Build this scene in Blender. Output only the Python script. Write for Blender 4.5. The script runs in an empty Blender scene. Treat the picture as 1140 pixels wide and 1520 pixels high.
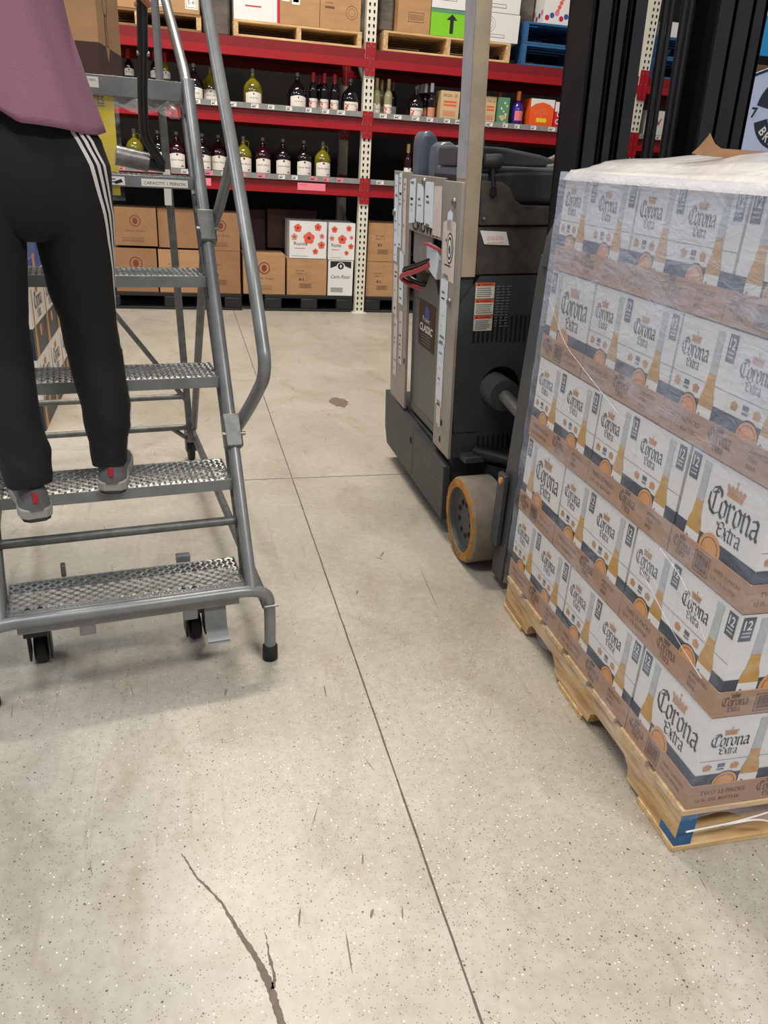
import bpy, math, random
from mathutils import Matrix, Vector
random.seed(7)
S = bpy.context.scene
COL = S.collection
V3 = Vector
PI = math.pi

# ------------------------------------------------------------------ camera, world, light, exposure
cd = bpy.data.cameras.new('camera'); cam = bpy.data.objects.new('camera', cd); COL.objects.link(cam)
cd.sensor_fit = 'VERTICAL'; cd.sensor_height = 36.0; cd.lens = 36.0 * 1137.0 / 1520.0; cd.clip_start = 0.02
cr, cu, cf = V3((0.9697894, -0.23693928, 0.05803708)), V3((0.04740377, 0.41641754, 0.90793685)), V3((0.23929356, 0.87775635, -0.41506913))
cam.matrix_world = Matrix(((cr.x, cu.x, -cf.x, 0), (cr.y, cu.y, -cf.y, 0), (cr.z, cu.z, -cf.z, 1.345), (0, 0, 0, 1)))
S.camera = cam
S.view_settings.view_transform = 'Standard'; S.view_settings.look = 'None'
S.view_settings.exposure = 0.06; S.view_settings.gamma = 1.0; S.view_settings.use_curve_mapping = False
w = bpy.data.worlds.new('warehouse_air'); S.world = w; w.use_nodes = True
w.node_tree.nodes['Background'].inputs[0].default_value = (0.80, 0.88, 1.0, 1)
w.node_tree.nodes['Background'].inputs[1].default_value = 0.22

def area(name, loc, sx, sy, power, color=(1, .93, .82), rot=(0, 0, 0)):
    l = bpy.data.lights.new(name, 'AREA'); l.shape = 'RECTANGLE'; l.size = sx; l.size_y = sy
    l.energy = power; l.color = color
    o = bpy.data.objects.new(name, l); COL.objects.link(o); o.location = loc; o.rotation_euler = rot
area('aisle_ceiling_lamp', (0.2, 4.9, 6.0), 2.4, 0.35, 360, (1, .90, .76))
area('near_ceiling_lamp', (-1.7, 0.2, 6.0), 2.4, 0.9, 150, (1, .95, .88))
area('back_ceiling_lamp', (2.6, -2.6, 6.0), 2.4, 0.9, 340, (1, .98, .95))
area('side_fill_light', (-4.4, 2.6, 5.0), 0.9, 2.4, 150, (.86, .92, 1))  # added cool fill that brightens the faces turned to the left

# ------------------------------------------------------------------ materials
def nd(nt, t, **kw):
    n = nt.nodes.new(t)
    for k, v in kw.items():
        if k in n.inputs: n.inputs[k].default_value = v
        else: setattr(n, k, v)
    return n
def mat(name, col, rough=0.5, metal=0.0, var=0.0, scale=8.0, bump=0.0, stretch=(1, 1, 1), col2=None, alpha=1.0, trans=0.0, bscale=None, coat=0.0):
    m = bpy.data.materials.new(name); m.use_nodes = True; nt = m.node_tree
    b = nt.nodes['Principled BSDF']; L = nt.links.new
    b.inputs['Base Color'].default_value = (*col, 1); b.inputs['Roughness'].default_value = rough; b.inputs['Metallic'].default_value = metal
    if trans: b.inputs['Transmission Weight'].default_value = trans
    if alpha < 1: b.inputs['Alpha'].default_value = alpha
    if coat: b.inputs['Coat Weight'].default_value = coat; b.inputs['Coat Roughness'].default_value = 0.1
    if var or col2 or bump:
        tc = nd(nt, 'ShaderNodeTexCoord'); mp = nd(nt, 'ShaderNodeMapping'); mp.inputs['Scale'].default_value = stretch
        L(tc.outputs['Object'], mp.inputs[0])
        no = nd(nt, 'ShaderNodeTexNoise', Scale=scale, Detail=6.0, Roughness=0.6); L(mp.outputs[0], no.inputs['Vector'])
        if var or col2:
            cr_ = nd(nt, 'ShaderNodeValToRGB'); e = cr_.color_ramp.elements
            a = col2 if col2 else tuple(c * (1 - var) for c in col)
            e[0].position = 0.34; e[0].color = (*a, 1); e[1].position = 0.66; e[1].color = (*col, 1)
            L(no.outputs[0], cr_.inputs[0]); L(cr_.outputs[0], b.inputs['Base Color'])
        if bump:
            bm_ = nd(nt, 'ShaderNodeBump', Strength=bump, Distance=0.004)
            if bscale:
                no = nd(nt, 'ShaderNodeTexNoise', Scale=bscale, Detail=3.0); L(mp.outputs[0], no.inputs['Vector'])
            L(no.outputs[0], bm_.inputs['Height']); L(bm_.outputs[0], b.inputs['Normal'])
    return m
def sr(r, g, b):
    f = lambda c: ((c / 255 + .055) / 1.055) ** 2.4 if c > 10 else c / 255 / 12.92
    return (f(r), f(g), f(b))
M = dict(
    ladder=mat('ladder_grey_paint', sr(134, 136, 136), .34, .25, .25, 14, .05),
    ladder_dark=mat('ladder_worn_steel', sr(112, 112, 110), .45, .4, .4, 30, .05),
    mesh=mat('expanded_steel', sr(164, 166, 166), .32, .5, .35, 40),
    rubber=mat('black_rubber', sr(26, 26, 27), .7, 0, .3, 30),
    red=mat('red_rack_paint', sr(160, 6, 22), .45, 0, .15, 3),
    reddk=mat('red_rack_paint_shaded', sr(128, 5, 18), .5, 0, .15, 3),  # shaded copy of the rack red, for the recessed half of the beams
    post=mat('cream_rack_paint', sr(226, 222, 206), .45, 0, .12, 9),
    hole=mat('dark_slot', sr(12, 11, 11), .9),
    strip=mat('price_strip_plastic', sr(150, 153, 152), .35, .2, .2, 20),
    tag=mat('price_tag_paper', sr(235, 232, 226), .6),
    pink=mat('pink_tag_paper', sr(238, 128, 146), .6),
    ink=mat('black_ink', sr(28, 28, 30), .6), grey_ink=mat('grey_ink', sr(120, 118, 118), .6),
    brown_ink=mat('brown_print_ink', sr(104, 74, 58), .7), rust_ink=mat('rust_print_ink', sr(120, 52, 34), .7),
    card=mat('brown_cardboard', sr(182, 140, 98), .8, 0, .18, 5, .08, (1, 1, 4)),
    card2=mat('kraft_cardboard_darker', sr(158, 118, 82), .8, 0, .2, 5, .08),
    tray=mat('tray_cardboard', sr(176, 138, 108), .78, 0, .14, 6, .08, (1, 1, 4)),
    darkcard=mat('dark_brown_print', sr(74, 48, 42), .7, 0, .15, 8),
    white=mat('white_carton', sr(226, 224, 222), .42, 0, .04, 5),
    navy=mat('navy_print', sr(42, 50, 66), .45),
    badge=mat('slate_badge_print', sr(72, 78, 88), .5),
    gold=mat('gold_print', sr(206, 146, 84), .5, 0, .3, 60), amber=mat('amber_beer_print', sr(206, 156, 62), .45, 0, .3, 20),
    orange=mat('orange_print', sr(212, 146, 76), .5), glassprint=mat('clear_glass_print', sr(186, 190, 192), .4, 0, .15, 40),
    wood=mat('pine_board', sr(226, 196, 146), .7, 0, .35, 6, .15, (1, 8, 8), col2=sr(186, 146, 98)),
    woody=mat('pine_board_long', sr(222, 192, 144), .7, 0, .35, 6, .15, (8, 1, 8), col2=sr(170, 128, 82)),
    wooddk=mat('aged_wood', sr(150, 112, 72), .8, 0, .3, 6, .15, (1, 8, 8)),
    bluewood=mat('blue_painted_wood', sr(48, 104, 156), .6, 0, .45, 12, .1),
    blackpal=mat('black_plastic_pallet', sr(30, 30, 31), .55, 0, .2, 10),
    truckdk=mat('truck_charcoal_steel', sr(70, 72, 74), .5, .2, .22, 7, .08),
    truckblk=mat('truck_black_plastic', sr(58, 56, 54), .55, 0, .2, 14, .15, bscale=120),
    truckrough=mat('truck_rough_cover', sr(78, 70, 62), .8, 0, .5, 22, .3),
    beige=mat('truck_beige_steel', sr(168, 160, 152), .5, .15, .22, 6, .05),
    postbeige=mat('guard_post_paint', sr(176, 160, 134), .5, .1, .22, 10, .05),
    guardface=mat('guard_post_lit_face', sr(182, 182, 186), .42, .15, .2, 16, .05),
    mast=mat('mast_black_steel', sr(38, 38, 42), .45, .3, .3, 9, .05),
    mastgrey=mat('backrest_grey_steel', sr(84, 85, 88), .5, .25, .2, 9, .05),
    battery=mat('battery_grey', sr(104, 106, 104), .42, .3, .15, 5),
    tyre=mat('grey_polyurethane_tyre', sr(140, 130, 116), .8, 0, .25, 18, .25),
    ochre=mat('ochre_tyre_edge', sr(186, 126, 50), .7, 0, .35, 40, .2),
    paper=mat('sticker_paper', sr(226, 234, 246), .55, 0, .1, 30),
    paper2=mat('aged_tape', sr(222, 208, 202), .55, 0, .12, 30),
    warn=mat('warning_orange', sr(214, 92, 54), .55), warnp=mat('warning_paper', sr(214, 206, 190), .6),
    cablered=mat('red_cable', sr(170, 58, 66), .4), cableblk=mat('black_cable', sr(22, 22, 24), .35),
    seat=mat('grey_vinyl', sr(96, 104, 118), .3, 0, .15, 8), steel=mat('bare_steel', sr(150, 148, 142), .35, .7, .3, 20),
    bottle_dk=mat('dark_wine_glass', (.006, .003, .004), .08, 0, coat=.5),
    bottle_red=mat('red_wine_glass', (.022, .002, .004), .08, 0, coat=.5),
    bottle_y=mat('yellow_wine_glass', (.26, .22, .012), .08, 0, .5, 9, coat=.5, col2=(.06, .055, .004)),
    bottle_pale=mat('pale_wine_glass', (.30, .28, .14), .1, 0, coat=.4),
    purple=mat('purple_glass', sr(52, 34, 128), .12, 0, coat=.4),
    cap=mat('silver_cap', sr(120, 118, 116), .3, .5), capred=mat('red_foil', sr(176, 30, 36), .35, .2), capgold=mat('gold_foil', sr(206, 172, 110), .35, .3),
    caporange=mat('orange_foil', sr(232, 124, 40), .4), capwhite=mat('white_foil', sr(214, 210, 214), .4),
    label=mat('label_paper', sr(232, 226, 218), .6), labelpeach=mat('peach_label', sr(206, 140, 112), .6),
    yellow=mat('yellow_plastic_sign', sr(236, 210, 48), .5, 0, .12, 6), green=mat('lime_print', sr(126, 200, 30), .55, 0, .06, 6),
    teal=mat('green_label_print', sr(86, 142, 108), .6), tan=mat('tan_box', sr(206, 176, 134), .6),
    orangebox=mat('orange_carton', sr(236, 90, 28), .5), redprint=mat('red_print', sr(196, 28, 44), .5), blueprint=mat('blue_print', sr(52, 78, 160), .5),
    coral=mat('coral_flower_print', sr(222, 92, 66), .6), pinkprint=mat('pink_print', sr(224, 120, 130), .6), goldbox=mat('mustard_carton', sr(206, 156, 40), .5),
    skyblue=mat('bright_blue_board', sr(36, 150, 208), .5), display=mat('pale_display_board', sr(196, 206, 236), .5),
    shirt=mat('mauve_cotton', sr(150, 104, 124), .9, 0, .12, 5, .25, bscale=220),
    pants=mat('black_jersey', sr(11, 11, 12), .85, 0, .2, 20, .1), stripe=mat('white_stripe', sr(214, 210, 204), .7),
    shoe=mat('grey_shoe_mesh', sr(104, 104, 106), .8, 0, .2, 60, .3, bscale=300), sole=mat('grey_shoe_sole', sr(148, 146, 140), .6), shoedk=mat('dark_shoe_edge', sr(36, 36, 38), .7),
    sock=mat('white_sock', sr(220, 222, 230), .9), skin=mat('skin', sr(186, 128, 98), .55, 0, .08, 12), hair=mat('dark_hair', sr(30, 24, 22), .5),
    greyroll=mat('grey_film_roll', sr(136, 134, 132), .3, .1, .55, 16, .5, (1, 3, 3)),
    wrapdk=mat('smoky_wrapped_goods', sr(112, 104, 94), .25, 0, .5, 5, .6, (1, 1, 3)),
    wall=mat('shade_black_wall', sr(26, 24, 23), .9, 0, .15, 2), crack=mat('brown_crack_fill', sr(120, 106, 92), .85, 0, .3, 60), joint=mat('joint_filler', sr(104, 94, 84), .9, 0, .4, 40),  # wall: the darkness of the shelf interiors is put into its colour
    stain=mat('dried_spill', sr(128, 112, 96), .8, 0, .35, 40), scuff=mat('scuff_mark', sr(128, 118, 106), .8, 0, .3, 30),
    bluepack=mat('blue_pack', sr(40, 96, 180), .45, 0, .4, 14),
)
def clear_film(name, base, streak, zlo=None, zhi=None, extra=0.0, wr=0.6, col=(.86, .88, .95)):
    m = bpy.data.materials.new(name); m.use_nodes = True; nt = m.node_tree; nt.nodes.clear(); L = nt.links.new
    out = nd(nt, 'ShaderNodeOutputMaterial'); mix = nd(nt, 'ShaderNodeMixShader'); tr = nd(nt, 'ShaderNodeBsdfTransparent')
    pb = nd(nt, 'ShaderNodeBsdfPrincipled'); pb.inputs['Base Color'].default_value = (*col, 1); pb.inputs['Roughness'].default_value = .16
    tc = nd(nt, 'ShaderNodeTexCoord'); mp = nd(nt, 'ShaderNodeMapping'); mp.inputs['Scale'].default_value = (1.4, 1.4, 3.2); mp.inputs['Rotation'].default_value = (.35, .2, 0)
    L(tc.outputs['Object'], mp.inputs[0])
    n1 = nd(nt, 'ShaderNodeTexNoise', Scale=3.2, Detail=4.0, Roughness=.55, Distortion=1.2); L(mp.outputs[0], n1.inputs['Vector'])
    mr = nd(nt, 'ShaderNodeMapRange'); mr.inputs[1].default_value = .42; mr.inputs[2].default_value = .72; mr.inputs[3].default_value = base; mr.inputs[4].default_value = base + streak
    L(n1.outputs[0], mr.inputs[0]); fac = mr.outputs[0]
    if zlo is not None:
        sx = nd(nt, 'ShaderNodeSeparateXYZ'); L(tc.outputs['Object'], sx.inputs[0])
        n3 = nd(nt, 'ShaderNodeTexNoise', Scale=3.0, Detail=2.0); L(tc.outputs['Object'], n3.inputs['Vector'])
        ad0 = nd(nt, 'ShaderNodeMath', operation='MULTIPLY_ADD'); ad0.inputs[1].default_value = .25; L(n3.outputs[0], ad0.inputs[0]); L(sx.outputs[2], ad0.inputs[2])
        m2 = nd(nt, 'ShaderNodeMapRange'); m2.inputs[1].default_value = zlo; m2.inputs[2].default_value = zhi; m2.inputs[3].default_value = 0; m2.inputs[4].default_value = extra
        L(ad0.outputs[0], m2.inputs[0]); ad = nd(nt, 'ShaderNodeMath', operation='ADD'); L(fac, ad.inputs[0]); L(m2.outputs[0], ad.inputs[1]); fac = ad.outputs[0]
    n2 = nd(nt, 'ShaderNodeTexNoise', Scale=9.0, Detail=3.0, Distortion=2.0); L(mp.outputs[0], n2.inputs['Vector'])
    bp = nd(nt, 'ShaderNodeBump', Strength=wr, Distance=.012); L(n2.outputs[0], bp.inputs['Height']); L(bp.outputs[0], pb.inputs['Normal'])
    L(fac, mix.inputs[0]); L(tr.outputs[0], mix.inputs[1]); L(pb.outputs[0], mix.inputs[2]); L(mix.outputs[0], out.inputs[0])
    return m
M['film'] = clear_film('stretch_film', .05, .22, .75, 1.25, .24, col=(.70, .77, .95))  # bluish tint stands in for ceiling light reflected in the film
M['film_top'] = clear_film('milky_film', .75, .2, wr=.25, col=(.85, .80, .76))
M['film_strand'] = clear_film('film_strand', .25, .5, wr=.3, col=(.9, .9, .93))
M['film_clear'] = clear_film('clear_plastic', .02, .30, wr=.4)

def floor_material():
    m = bpy.data.materials.new('sealed_concrete_terrazzo'); m.use_nodes = True; nt = m.node_tree; L = nt.links.new
    b = nt.nodes['Principled BSDF']; b.inputs['Roughness'].default_value = .38
    tc = nd(nt, 'ShaderNodeTexCoord'); O = tc.outputs['Object']
    def noise(scale, detail=5.0, stretch=None, dist=0.0):
        n = nd(nt, 'ShaderNodeTexNoise', Scale=scale, Detail=detail, Roughness=.6, Distortion=dist)
        if stretch:
            mp = nd(nt, 'ShaderNodeMapping'); mp.inputs['Scale'].default_value = stretch; L(O, mp.inputs[0]); L(mp.outputs[0], n.inputs['Vector'])
        else: L(O, n.inputs['Vector'])
        return n.outputs[0]
    def ramp(src, p0, p1, c0=(0, 0, 0), c1=(1, 1, 1)):
        r = nd(nt, 'ShaderNodeValToRGB'); e = r.color_ramp.elements; e[0].position = p0; e[1].position = p1
        e[0].color = (*c0, 1); e[1].color = (*c1, 1); L(src, r.inputs[0]); return r.outputs[0]
    def mixc(f, a, c, mode='MIX'):
        x = nd(nt, 'ShaderNodeMix', data_type='RGBA', blend_type=mode)
        if isinstance(f, float): x.inputs[0].default_value = f
        else: L(f, x.inputs[0])
        for s, v in ((6, a), (7, c)):
            if isinstance(v, tuple): x.inputs[s].default_value = (*v, 1)
            else: L(v, x.inputs[s])
        return x.outputs[2]
    def math_(op, a, c):
        x = nd(nt, 'ShaderNodeMath', operation=op)
        for i, v in enumerate((a, c)):
            if isinstance(v, (int, float)): x.inputs[i].default_value = v
            else: L(v, x.inputs[i])
        return x.outputs[0]
    base = ramp(noise(1.3, 6, dist=.5), .3, .7, sr(170, 163, 150), sr(194, 188, 176))
    blot = ramp(noise(4.5, 8, (1, .6, 1), 1.0), .50, .72)
    base = mixc(math_('MULTIPLY', blot, .5), base, sr(150, 136, 116))
    fine = ramp(noise(40, 6), .35, .7, sr(200, 194, 184), (1, 1, 1)); base = mixc(.35, base, mixc(1.0, base, fine, 'MULTIPLY'))
    scr = ramp(noise(7, 5, (6, .35, 1), .6), .60, .68); base = mixc(math_('MULTIPLY', scr, .32), base, sr(150, 138, 120))
    # speckle chips: dark and white
    dens = ramp(noise(.55, 3), .38, .62)
    sx = nd(nt, 'ShaderNodeSeparateXYZ'); L(O, sx.inputs[0])
    near = nd(nt, 'ShaderNodeMapRange'); near.inputs[1].default_value = 3.6; near.inputs[2].default_value = 1.2; L(sx.outputs[1], near.inputs[0])
    for (sc, thr, col, lo, hi) in ((74, .20, sr(40, 38, 35), .74, .92), (170, .26, sr(70, 64, 58), .66, .90), (110, .22, sr(240, 236, 226), .76, .92), (230, .28, sr(104, 94, 84), .60, .85)):
        v = nd(nt, 'ShaderNodeTexVoronoi', Scale=float(sc)); L(O, v.inputs['Vector'])
        d = math_('LESS_THAN', math_('ADD', v.outputs['Distance'], math_('MULTIPLY', noise(400, 2), .30)), thr + .12)
        s3 = nd(nt, 'ShaderNodeSeparateColor'); L(v.outputs['Color'], s3.inputs[0])
        th = math_('SUBTRACT', hi, math_('MULTIPLY', dens, hi - lo))
        keep = math_('GREATER_THAN', s3.outputs[0], th)
        f = math_('MULTIPLY', math_('MULTIPLY', d, keep), math_('MULTIPLY', near.outputs[0], .9))
        base = mixc(f, base, col)
    L(base, b.inputs['Base Color'])
    rr = nd(nt, 'ShaderNodeMapRange'); rr.inputs[3].default_value = .30; rr.inputs[4].default_value = .52; L(noise(5, 5), rr.inputs[0]); L(rr.outputs[0], b.inputs['Roughness'])
    bp = nd(nt, 'ShaderNodeBump', Strength=.12, Distance=.002); L(noise(60, 5), bp.inputs['Height']); L(bp.outputs[0], b.inputs['Normal'])
    return m
M['floor'] = floor_material()

# ------------------------------------------------------------------ mesh building
I4 = Matrix.Identity(4)
def WM(o): return (WM(o.parent) @ o.matrix_basis) if o.parent else o.matrix_basis.copy()
class MB:
    def __init__(s, F=I4): s.v = []; s.f = []; s.m = []; s.mats = []; s.F = F
    def mi(s, name):
        if name not in s.mats: s.mats.append(name)
        return s.mats.index(name)
    def add(s, vs, fs, m, T=None):
        n = len(s.v); i = s.mi(m)
        s.v += [(T @ V3(v)) if T else V3(v) for v in vs]
        for f in fs: s.f.append(tuple(n + k for k in f)); s.m.append(i)
        return s
    def box(s, lo, hi, m, T=None):
        (a, b, c), (d, e, f) = lo, hi
        vs = [(a, b, c), (d, b, c), (d, e, c), (a, e, c), (a, b, f), (d, b, f), (d, e, f), (a, e, f)]
        return s.add(vs, [(0, 3, 2, 1), (4, 5, 6, 7), (0, 1, 5, 4), (1, 2, 6, 5), (2, 3, 7, 6), (3, 0, 4, 7)], m, T)
    def beam(s, p, q, w, h, m, up=(0, 0, 1)):
        p, q = V3(p), V3(q); d = (q - p).normalized(); u = V3(up)
        if abs(d.dot(u)) > .95: u = V3((0, 1, 0))
        r = d.cross(u).normalized(); u = r.cross(d).normalized()
        vs = [x + r * (a * w / 2) + u * (b * h / 2) for x in (p, q) for a, b in ((-1, -1), (1, -1), (1, 1), (-1, 1))]
        return s.add(vs, [(3, 2, 1, 0), (4, 5, 6, 7), (0, 1, 5, 4), (1, 2, 6, 5), (2, 3, 7, 6), (3, 0, 4, 7)], m)
    def tube(s, pts, r, m, n=14, cap=True, sq=False, fillet=0.0):
        pts = [V3(p) for p in pts]
        if fillet:
            out = [pts[0]]
            for i in range(1, len(pts) - 1):
                a, b, c = pts[i - 1], pts[i], pts[i + 1]; d1 = a - b; d2 = c - b
                t = min(fillet, d1.length * .48, d2.length * .48); p1 = b + d1.normalized() * t; p2 = b + d2.normalized() * t
                for k in range(9):
                    q = k / 8; out.append(p1 * (1 - q) ** 2 + b * 2 * q * (1 - q) + p2 * q * q)
            out.append(pts[-1]); pts = out
        R = r if isinstance(r, (list, tuple)) else [r] * len(pts)
        t0 = (pts[1] - pts[0]).normalized(); u = V3((0, 0, 1)) if abs(t0.z) < .9 else V3((0, 1, 0))
        nrm = (u - t0 * u.dot(t0)).normalized(); vs = []; prev = t0
        if sq: n = 4
        for i, p in enumerate(pts):
            t = (pts[min(i + 1, len(pts) - 1)] - pts[max(i - 1, 0)]).normalized()
            nrm = (nrm - t * nrm.dot(t)).normalized(); bn = t.cross(nrm)
            for k in range(n):
                a = 2 * PI * (k + (.5 if sq else 0)) / n; rr = R[i] * (1.414 if sq else 1)
                vs.append(p + nrm * math.cos(a) * rr + bn * math.sin(a) * rr)
        fs = [(i * n + k, i * n + (k + 1) % n, (i + 1) * n + (k + 1) % n, (i + 1) * n + k) for i in range(len(pts) - 1) for k in range(n)]
        if cap: fs += [tuple(range(n - 1, -1, -1)), tuple((len(pts) - 1) * n + k for k in range(n))]
        return s.add(vs, fs, m)
    def cyl(s, p, q, r, m, n=20): return s.tube([p, q], r, m, n)
    def lathe(s, prof, c, m, n=24, axis='z', sx=1, sy=1, cap0=True):
        vs = []; c = V3(c)
        for r, z in prof:
            for k in range(n):
                a = 2 * PI * k / n; x, y = r * math.cos(a) * sx, r * math.sin(a) * sy
                vs.append(c + (V3((x, y, z)) if axis == 'z' else V3((z, x, y))))
        L_ = len(prof); fs = [(i * n + k, i * n + (k + 1) % n, (i + 1) * n + (k + 1) % n, (i + 1) * n + k) for i in range(L_ - 1) for k in range(n)]
        fs += ([tuple(range(n - 1, -1, -1))] if cap0 else []) + [tuple((L_ - 1) * n + k for k in range(n))]
        return s.add(vs, fs, m)
    def loft(s, rings, m, cap=True, mfun=None):
        n = len(rings[0]); b = len(s.v); s.v += [V3(p) for r in rings for p in r]; i0 = s.mi(m)
        for i in range(len(rings) - 1):
            for k in range(n):
                s.f.append((b + i * n + k, b + i * n + (k + 1) % n, b + (i + 1) * n + (k + 1) % n, b + (i + 1) * n + k))
                s.m.append(s.mi(mfun(i, k)) if mfun else i0)
        if cap:
            s.f.append(tuple(b + k for k in range(n - 1, -1, -1))); s.m.append(i0)
            s.f.append(tuple(b + (len(rings) - 1) * n + k for k in range(n))); s.m.append(i0)
        return s
    def prism(s, poly, m, fr, d0, d1):
        n = len(poly); vs = [fr(u, v, d0) for u, v in poly] + [fr(u, v, d1) for u, v in poly]
        fs = [tuple(range(n - 1, -1, -1)), tuple(range(n, 2 * n))] + [(k, (k + 1) % n, n + (k + 1) % n, n + k) for k in range(n)]
        return s.add(vs, fs, m)
    def poly(s, pts, m, fr, l=.0006): return s.add([fr(u, v, l) for u, v in pts], [tuple(range(len(pts)))], m)
    def rect(s, u0, v0, u1, v1, m, fr, l=.0006): return s.poly([(u0, v0), (u1, v0), (u1, v1), (u0, v1)], m, fr, l)
    def disc(s, u, v, r, m, fr, l=.0006, n=20, ry=None):
        ry = ry or r; return s.poly([(u + r * math.cos(2 * PI * k / n), v + ry * math.sin(2 * PI * k / n)) for k in range(n)], m, fr, l)
    def ring(s, u, v, r, t, m, fr, l=.0006, n=24, ry=None):
        ry = ry or r
        for k in range(n):
            a, b = 2 * PI * k / n, 2 * PI * (k + 1) / n
            s.poly([(u + x * math.cos(g), v + x * ry / r * math.sin(g)) for x, g in ((r, a), (r, b), (r - t, b), (r - t, a))], m, fr, l)
    def frame_rect(s, u0, v0, u1, v1, t, m, fr, l=.0006):
        s.rect(u0, v0, u1, v0 + t, m, fr, l); s.rect(u0, v1 - t, u1, v1, m, fr, l); s.rect(u0, v0, u0 + t, v1, m, fr, l); s.rect(u1 - t, v0, u1, v1, m, fr, l)
    def text(s, txt, u, v, size, m, fr, l=.0008, align='l', width=None, shear=0.0, bold=0.0):
        vs, fs, W = text_data(txt, shear, bold); sx = size
        if width: sx = width / max(W, 1e-6)
        off = 0 if align == 'l' else (-W * sx / 2)
        return s.add([fr(u + off + x * sx, v + y * size, l) for x, y in vs], fs, m)
    def build(s, name, parent=None, smooth=35, bevel=0.0, seg=2):
        me = bpy.data.meshes.new(name)
        T = (WM(parent).inverted() if parent else I4) @ s.F
        me.from_pydata([tuple(T @ v) for v in s.v], [], s.f)
        for k in s.mats: me.materials.append(M[k])
        me.polygons.foreach_set('material_index', s.m)
        me.update()
        if smooth:
            me.polygons.foreach_set('use_smooth', [True] * len(me.polygons)); me.set_sharp_from_angle(angle=math.radians(smooth))
        o = bpy.data.objects.new(name, me); COL.objects.link(o)
        if parent: o.parent = parent
        if bevel:
            b = o.modifiers.new('bevel', 'BEVEL'); b.width = bevel; b.segments = seg; b.limit_method = 'ANGLE'; b.angle_limit = math.radians(50); b.harden_normals = False
        return o
_tc = {}
def text_data(txt, shear=0.0, bold=0.0):
    key = (txt, shear, bold)
    if key not in _tc:
        c = bpy.data.curves.new('t', 'FONT'); c.body = txt; c.size = 1; c.resolution_u = 2; c.shear = shear; c.offset = bold
        o = bpy.data.objects.new('t', c); COL.objects.link(o); bpy.context.view_layer.update()
        me = bpy.data.meshes.new_from_object(o.evaluated_get(bpy.context.evaluated_depsgraph_get()))
        vs = [(v.co.x, v.co.y) for v in me.vertices]; fs = [tuple(p.vertices) for p in me.polygons]
        x0 = min([v[0] for v in vs] or [0]); vs = [(x - x0, y) for x, y in vs]
        _tc[key] = (vs, fs, max([v[0] for v in vs] or [1])); bpy.data.objects.remove(o); bpy.data.meshes.remove(me); bpy.data.curves.remove(c)
    return _tc[key]
def frame(O, U, Vv):
    O, U, Vv = V3(O), V3(U).normalized(), V3(Vv).normalized(); N = U.cross(Vv)
    return lambda u, v, l=0.0: O + U * u + Vv * v + N * l
def facing_y(x, y, z): return frame((x, y, z), (1, 0, 0), (0, 0, 1))       # front face that looks towards -Y
def facing_x(x, y, z): return frame((x, y, z), (0, -1, 0), (0, 0, 1))      # left face that looks towards -X
def tag(o, label, cat, group=None):
    o['label'] = label; o['category'] = cat
    if group: o['group'] = group
    return o
def thing(name, label, cat, Mx=I4, group=None):
    o = bpy.data.objects.new(name, None); o.empty_display_size = .05; COL.objects.link(o); o.matrix_world = Mx
    bpy.context.view_layer.update()
    return tag(o, label, cat, group)
def at(x, y, z=0): return Matrix.Translation((x, y, z))
def structure(o): o['kind'] = 'structure'; return o
def copy_tree(o, parent=None):
    c = o.copy(); COL.objects.link(c)
    if parent: c.parent = parent
    for ch in list(o.children): copy_tree(ch, c)
    return c

# ------------------------------------------------------------------ broad-nib lettering
GL = {
 'C': (.98, [[(.9, 1.36), (.62, 1.52), (.3, 1.36), (.08, .98), (.08, .48), (.32, .12), (.66, .0), (.95, .2)], [(.56, 1.4), (.5, 1.1), (.5, .22)], [(.9, 1.36), (.98, 1.1)], [(.3, 1.1), (.7, 1.25)]]),
 'o': (.62, [[(.08, .18), (.08, .8), (.3, 1.0), (.5, .82), (.5, .2), (.28, .0), (.08, .18)]]),
 'r': (.52, [[(.0, .86), (.1, 1.0), (.12, .1), (.2, .0)], [(.12, .8), (.34, 1.0), (.46, .88)]]),
 'n': (.68, [[(.0, .86), (.1, 1.0), (.12, .1), (.2, .0)], [(.12, .8), (.36, 1.0), (.52, .82), (.52, .12), (.62, .0)]]),
 'a': (.66, [[(.1, .88), (.34, 1.0), (.5, .84), (.5, .12), (.62, .0)], [(.5, .56), (.12, .42), (.08, .14), (.26, .0), (.5, .2)]]),
 'E': (.86, [[(.78, 1.2), (.5, 1.34), (.2, 1.1), (.14, .3), (.36, .0), (.72, .12)], [(.18, .66), (.62, .76)], [(-.08, 1.1), (.04, .9)], [(.78, 1.2), (.74, 1.0)]]),
 'x': (.58, [[(.04, .98), (.12, .98), (.42, .04), (.52, .02)], [(.5, .96), (.04, .04)], [(.12, .5), (.44, .5)]]),
 't': (.46, [[(.2, 1.26), (.18, .14), (.3, .0), (.42, .08)], [(.0, .94), (.42, .98)]]),
}
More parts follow.
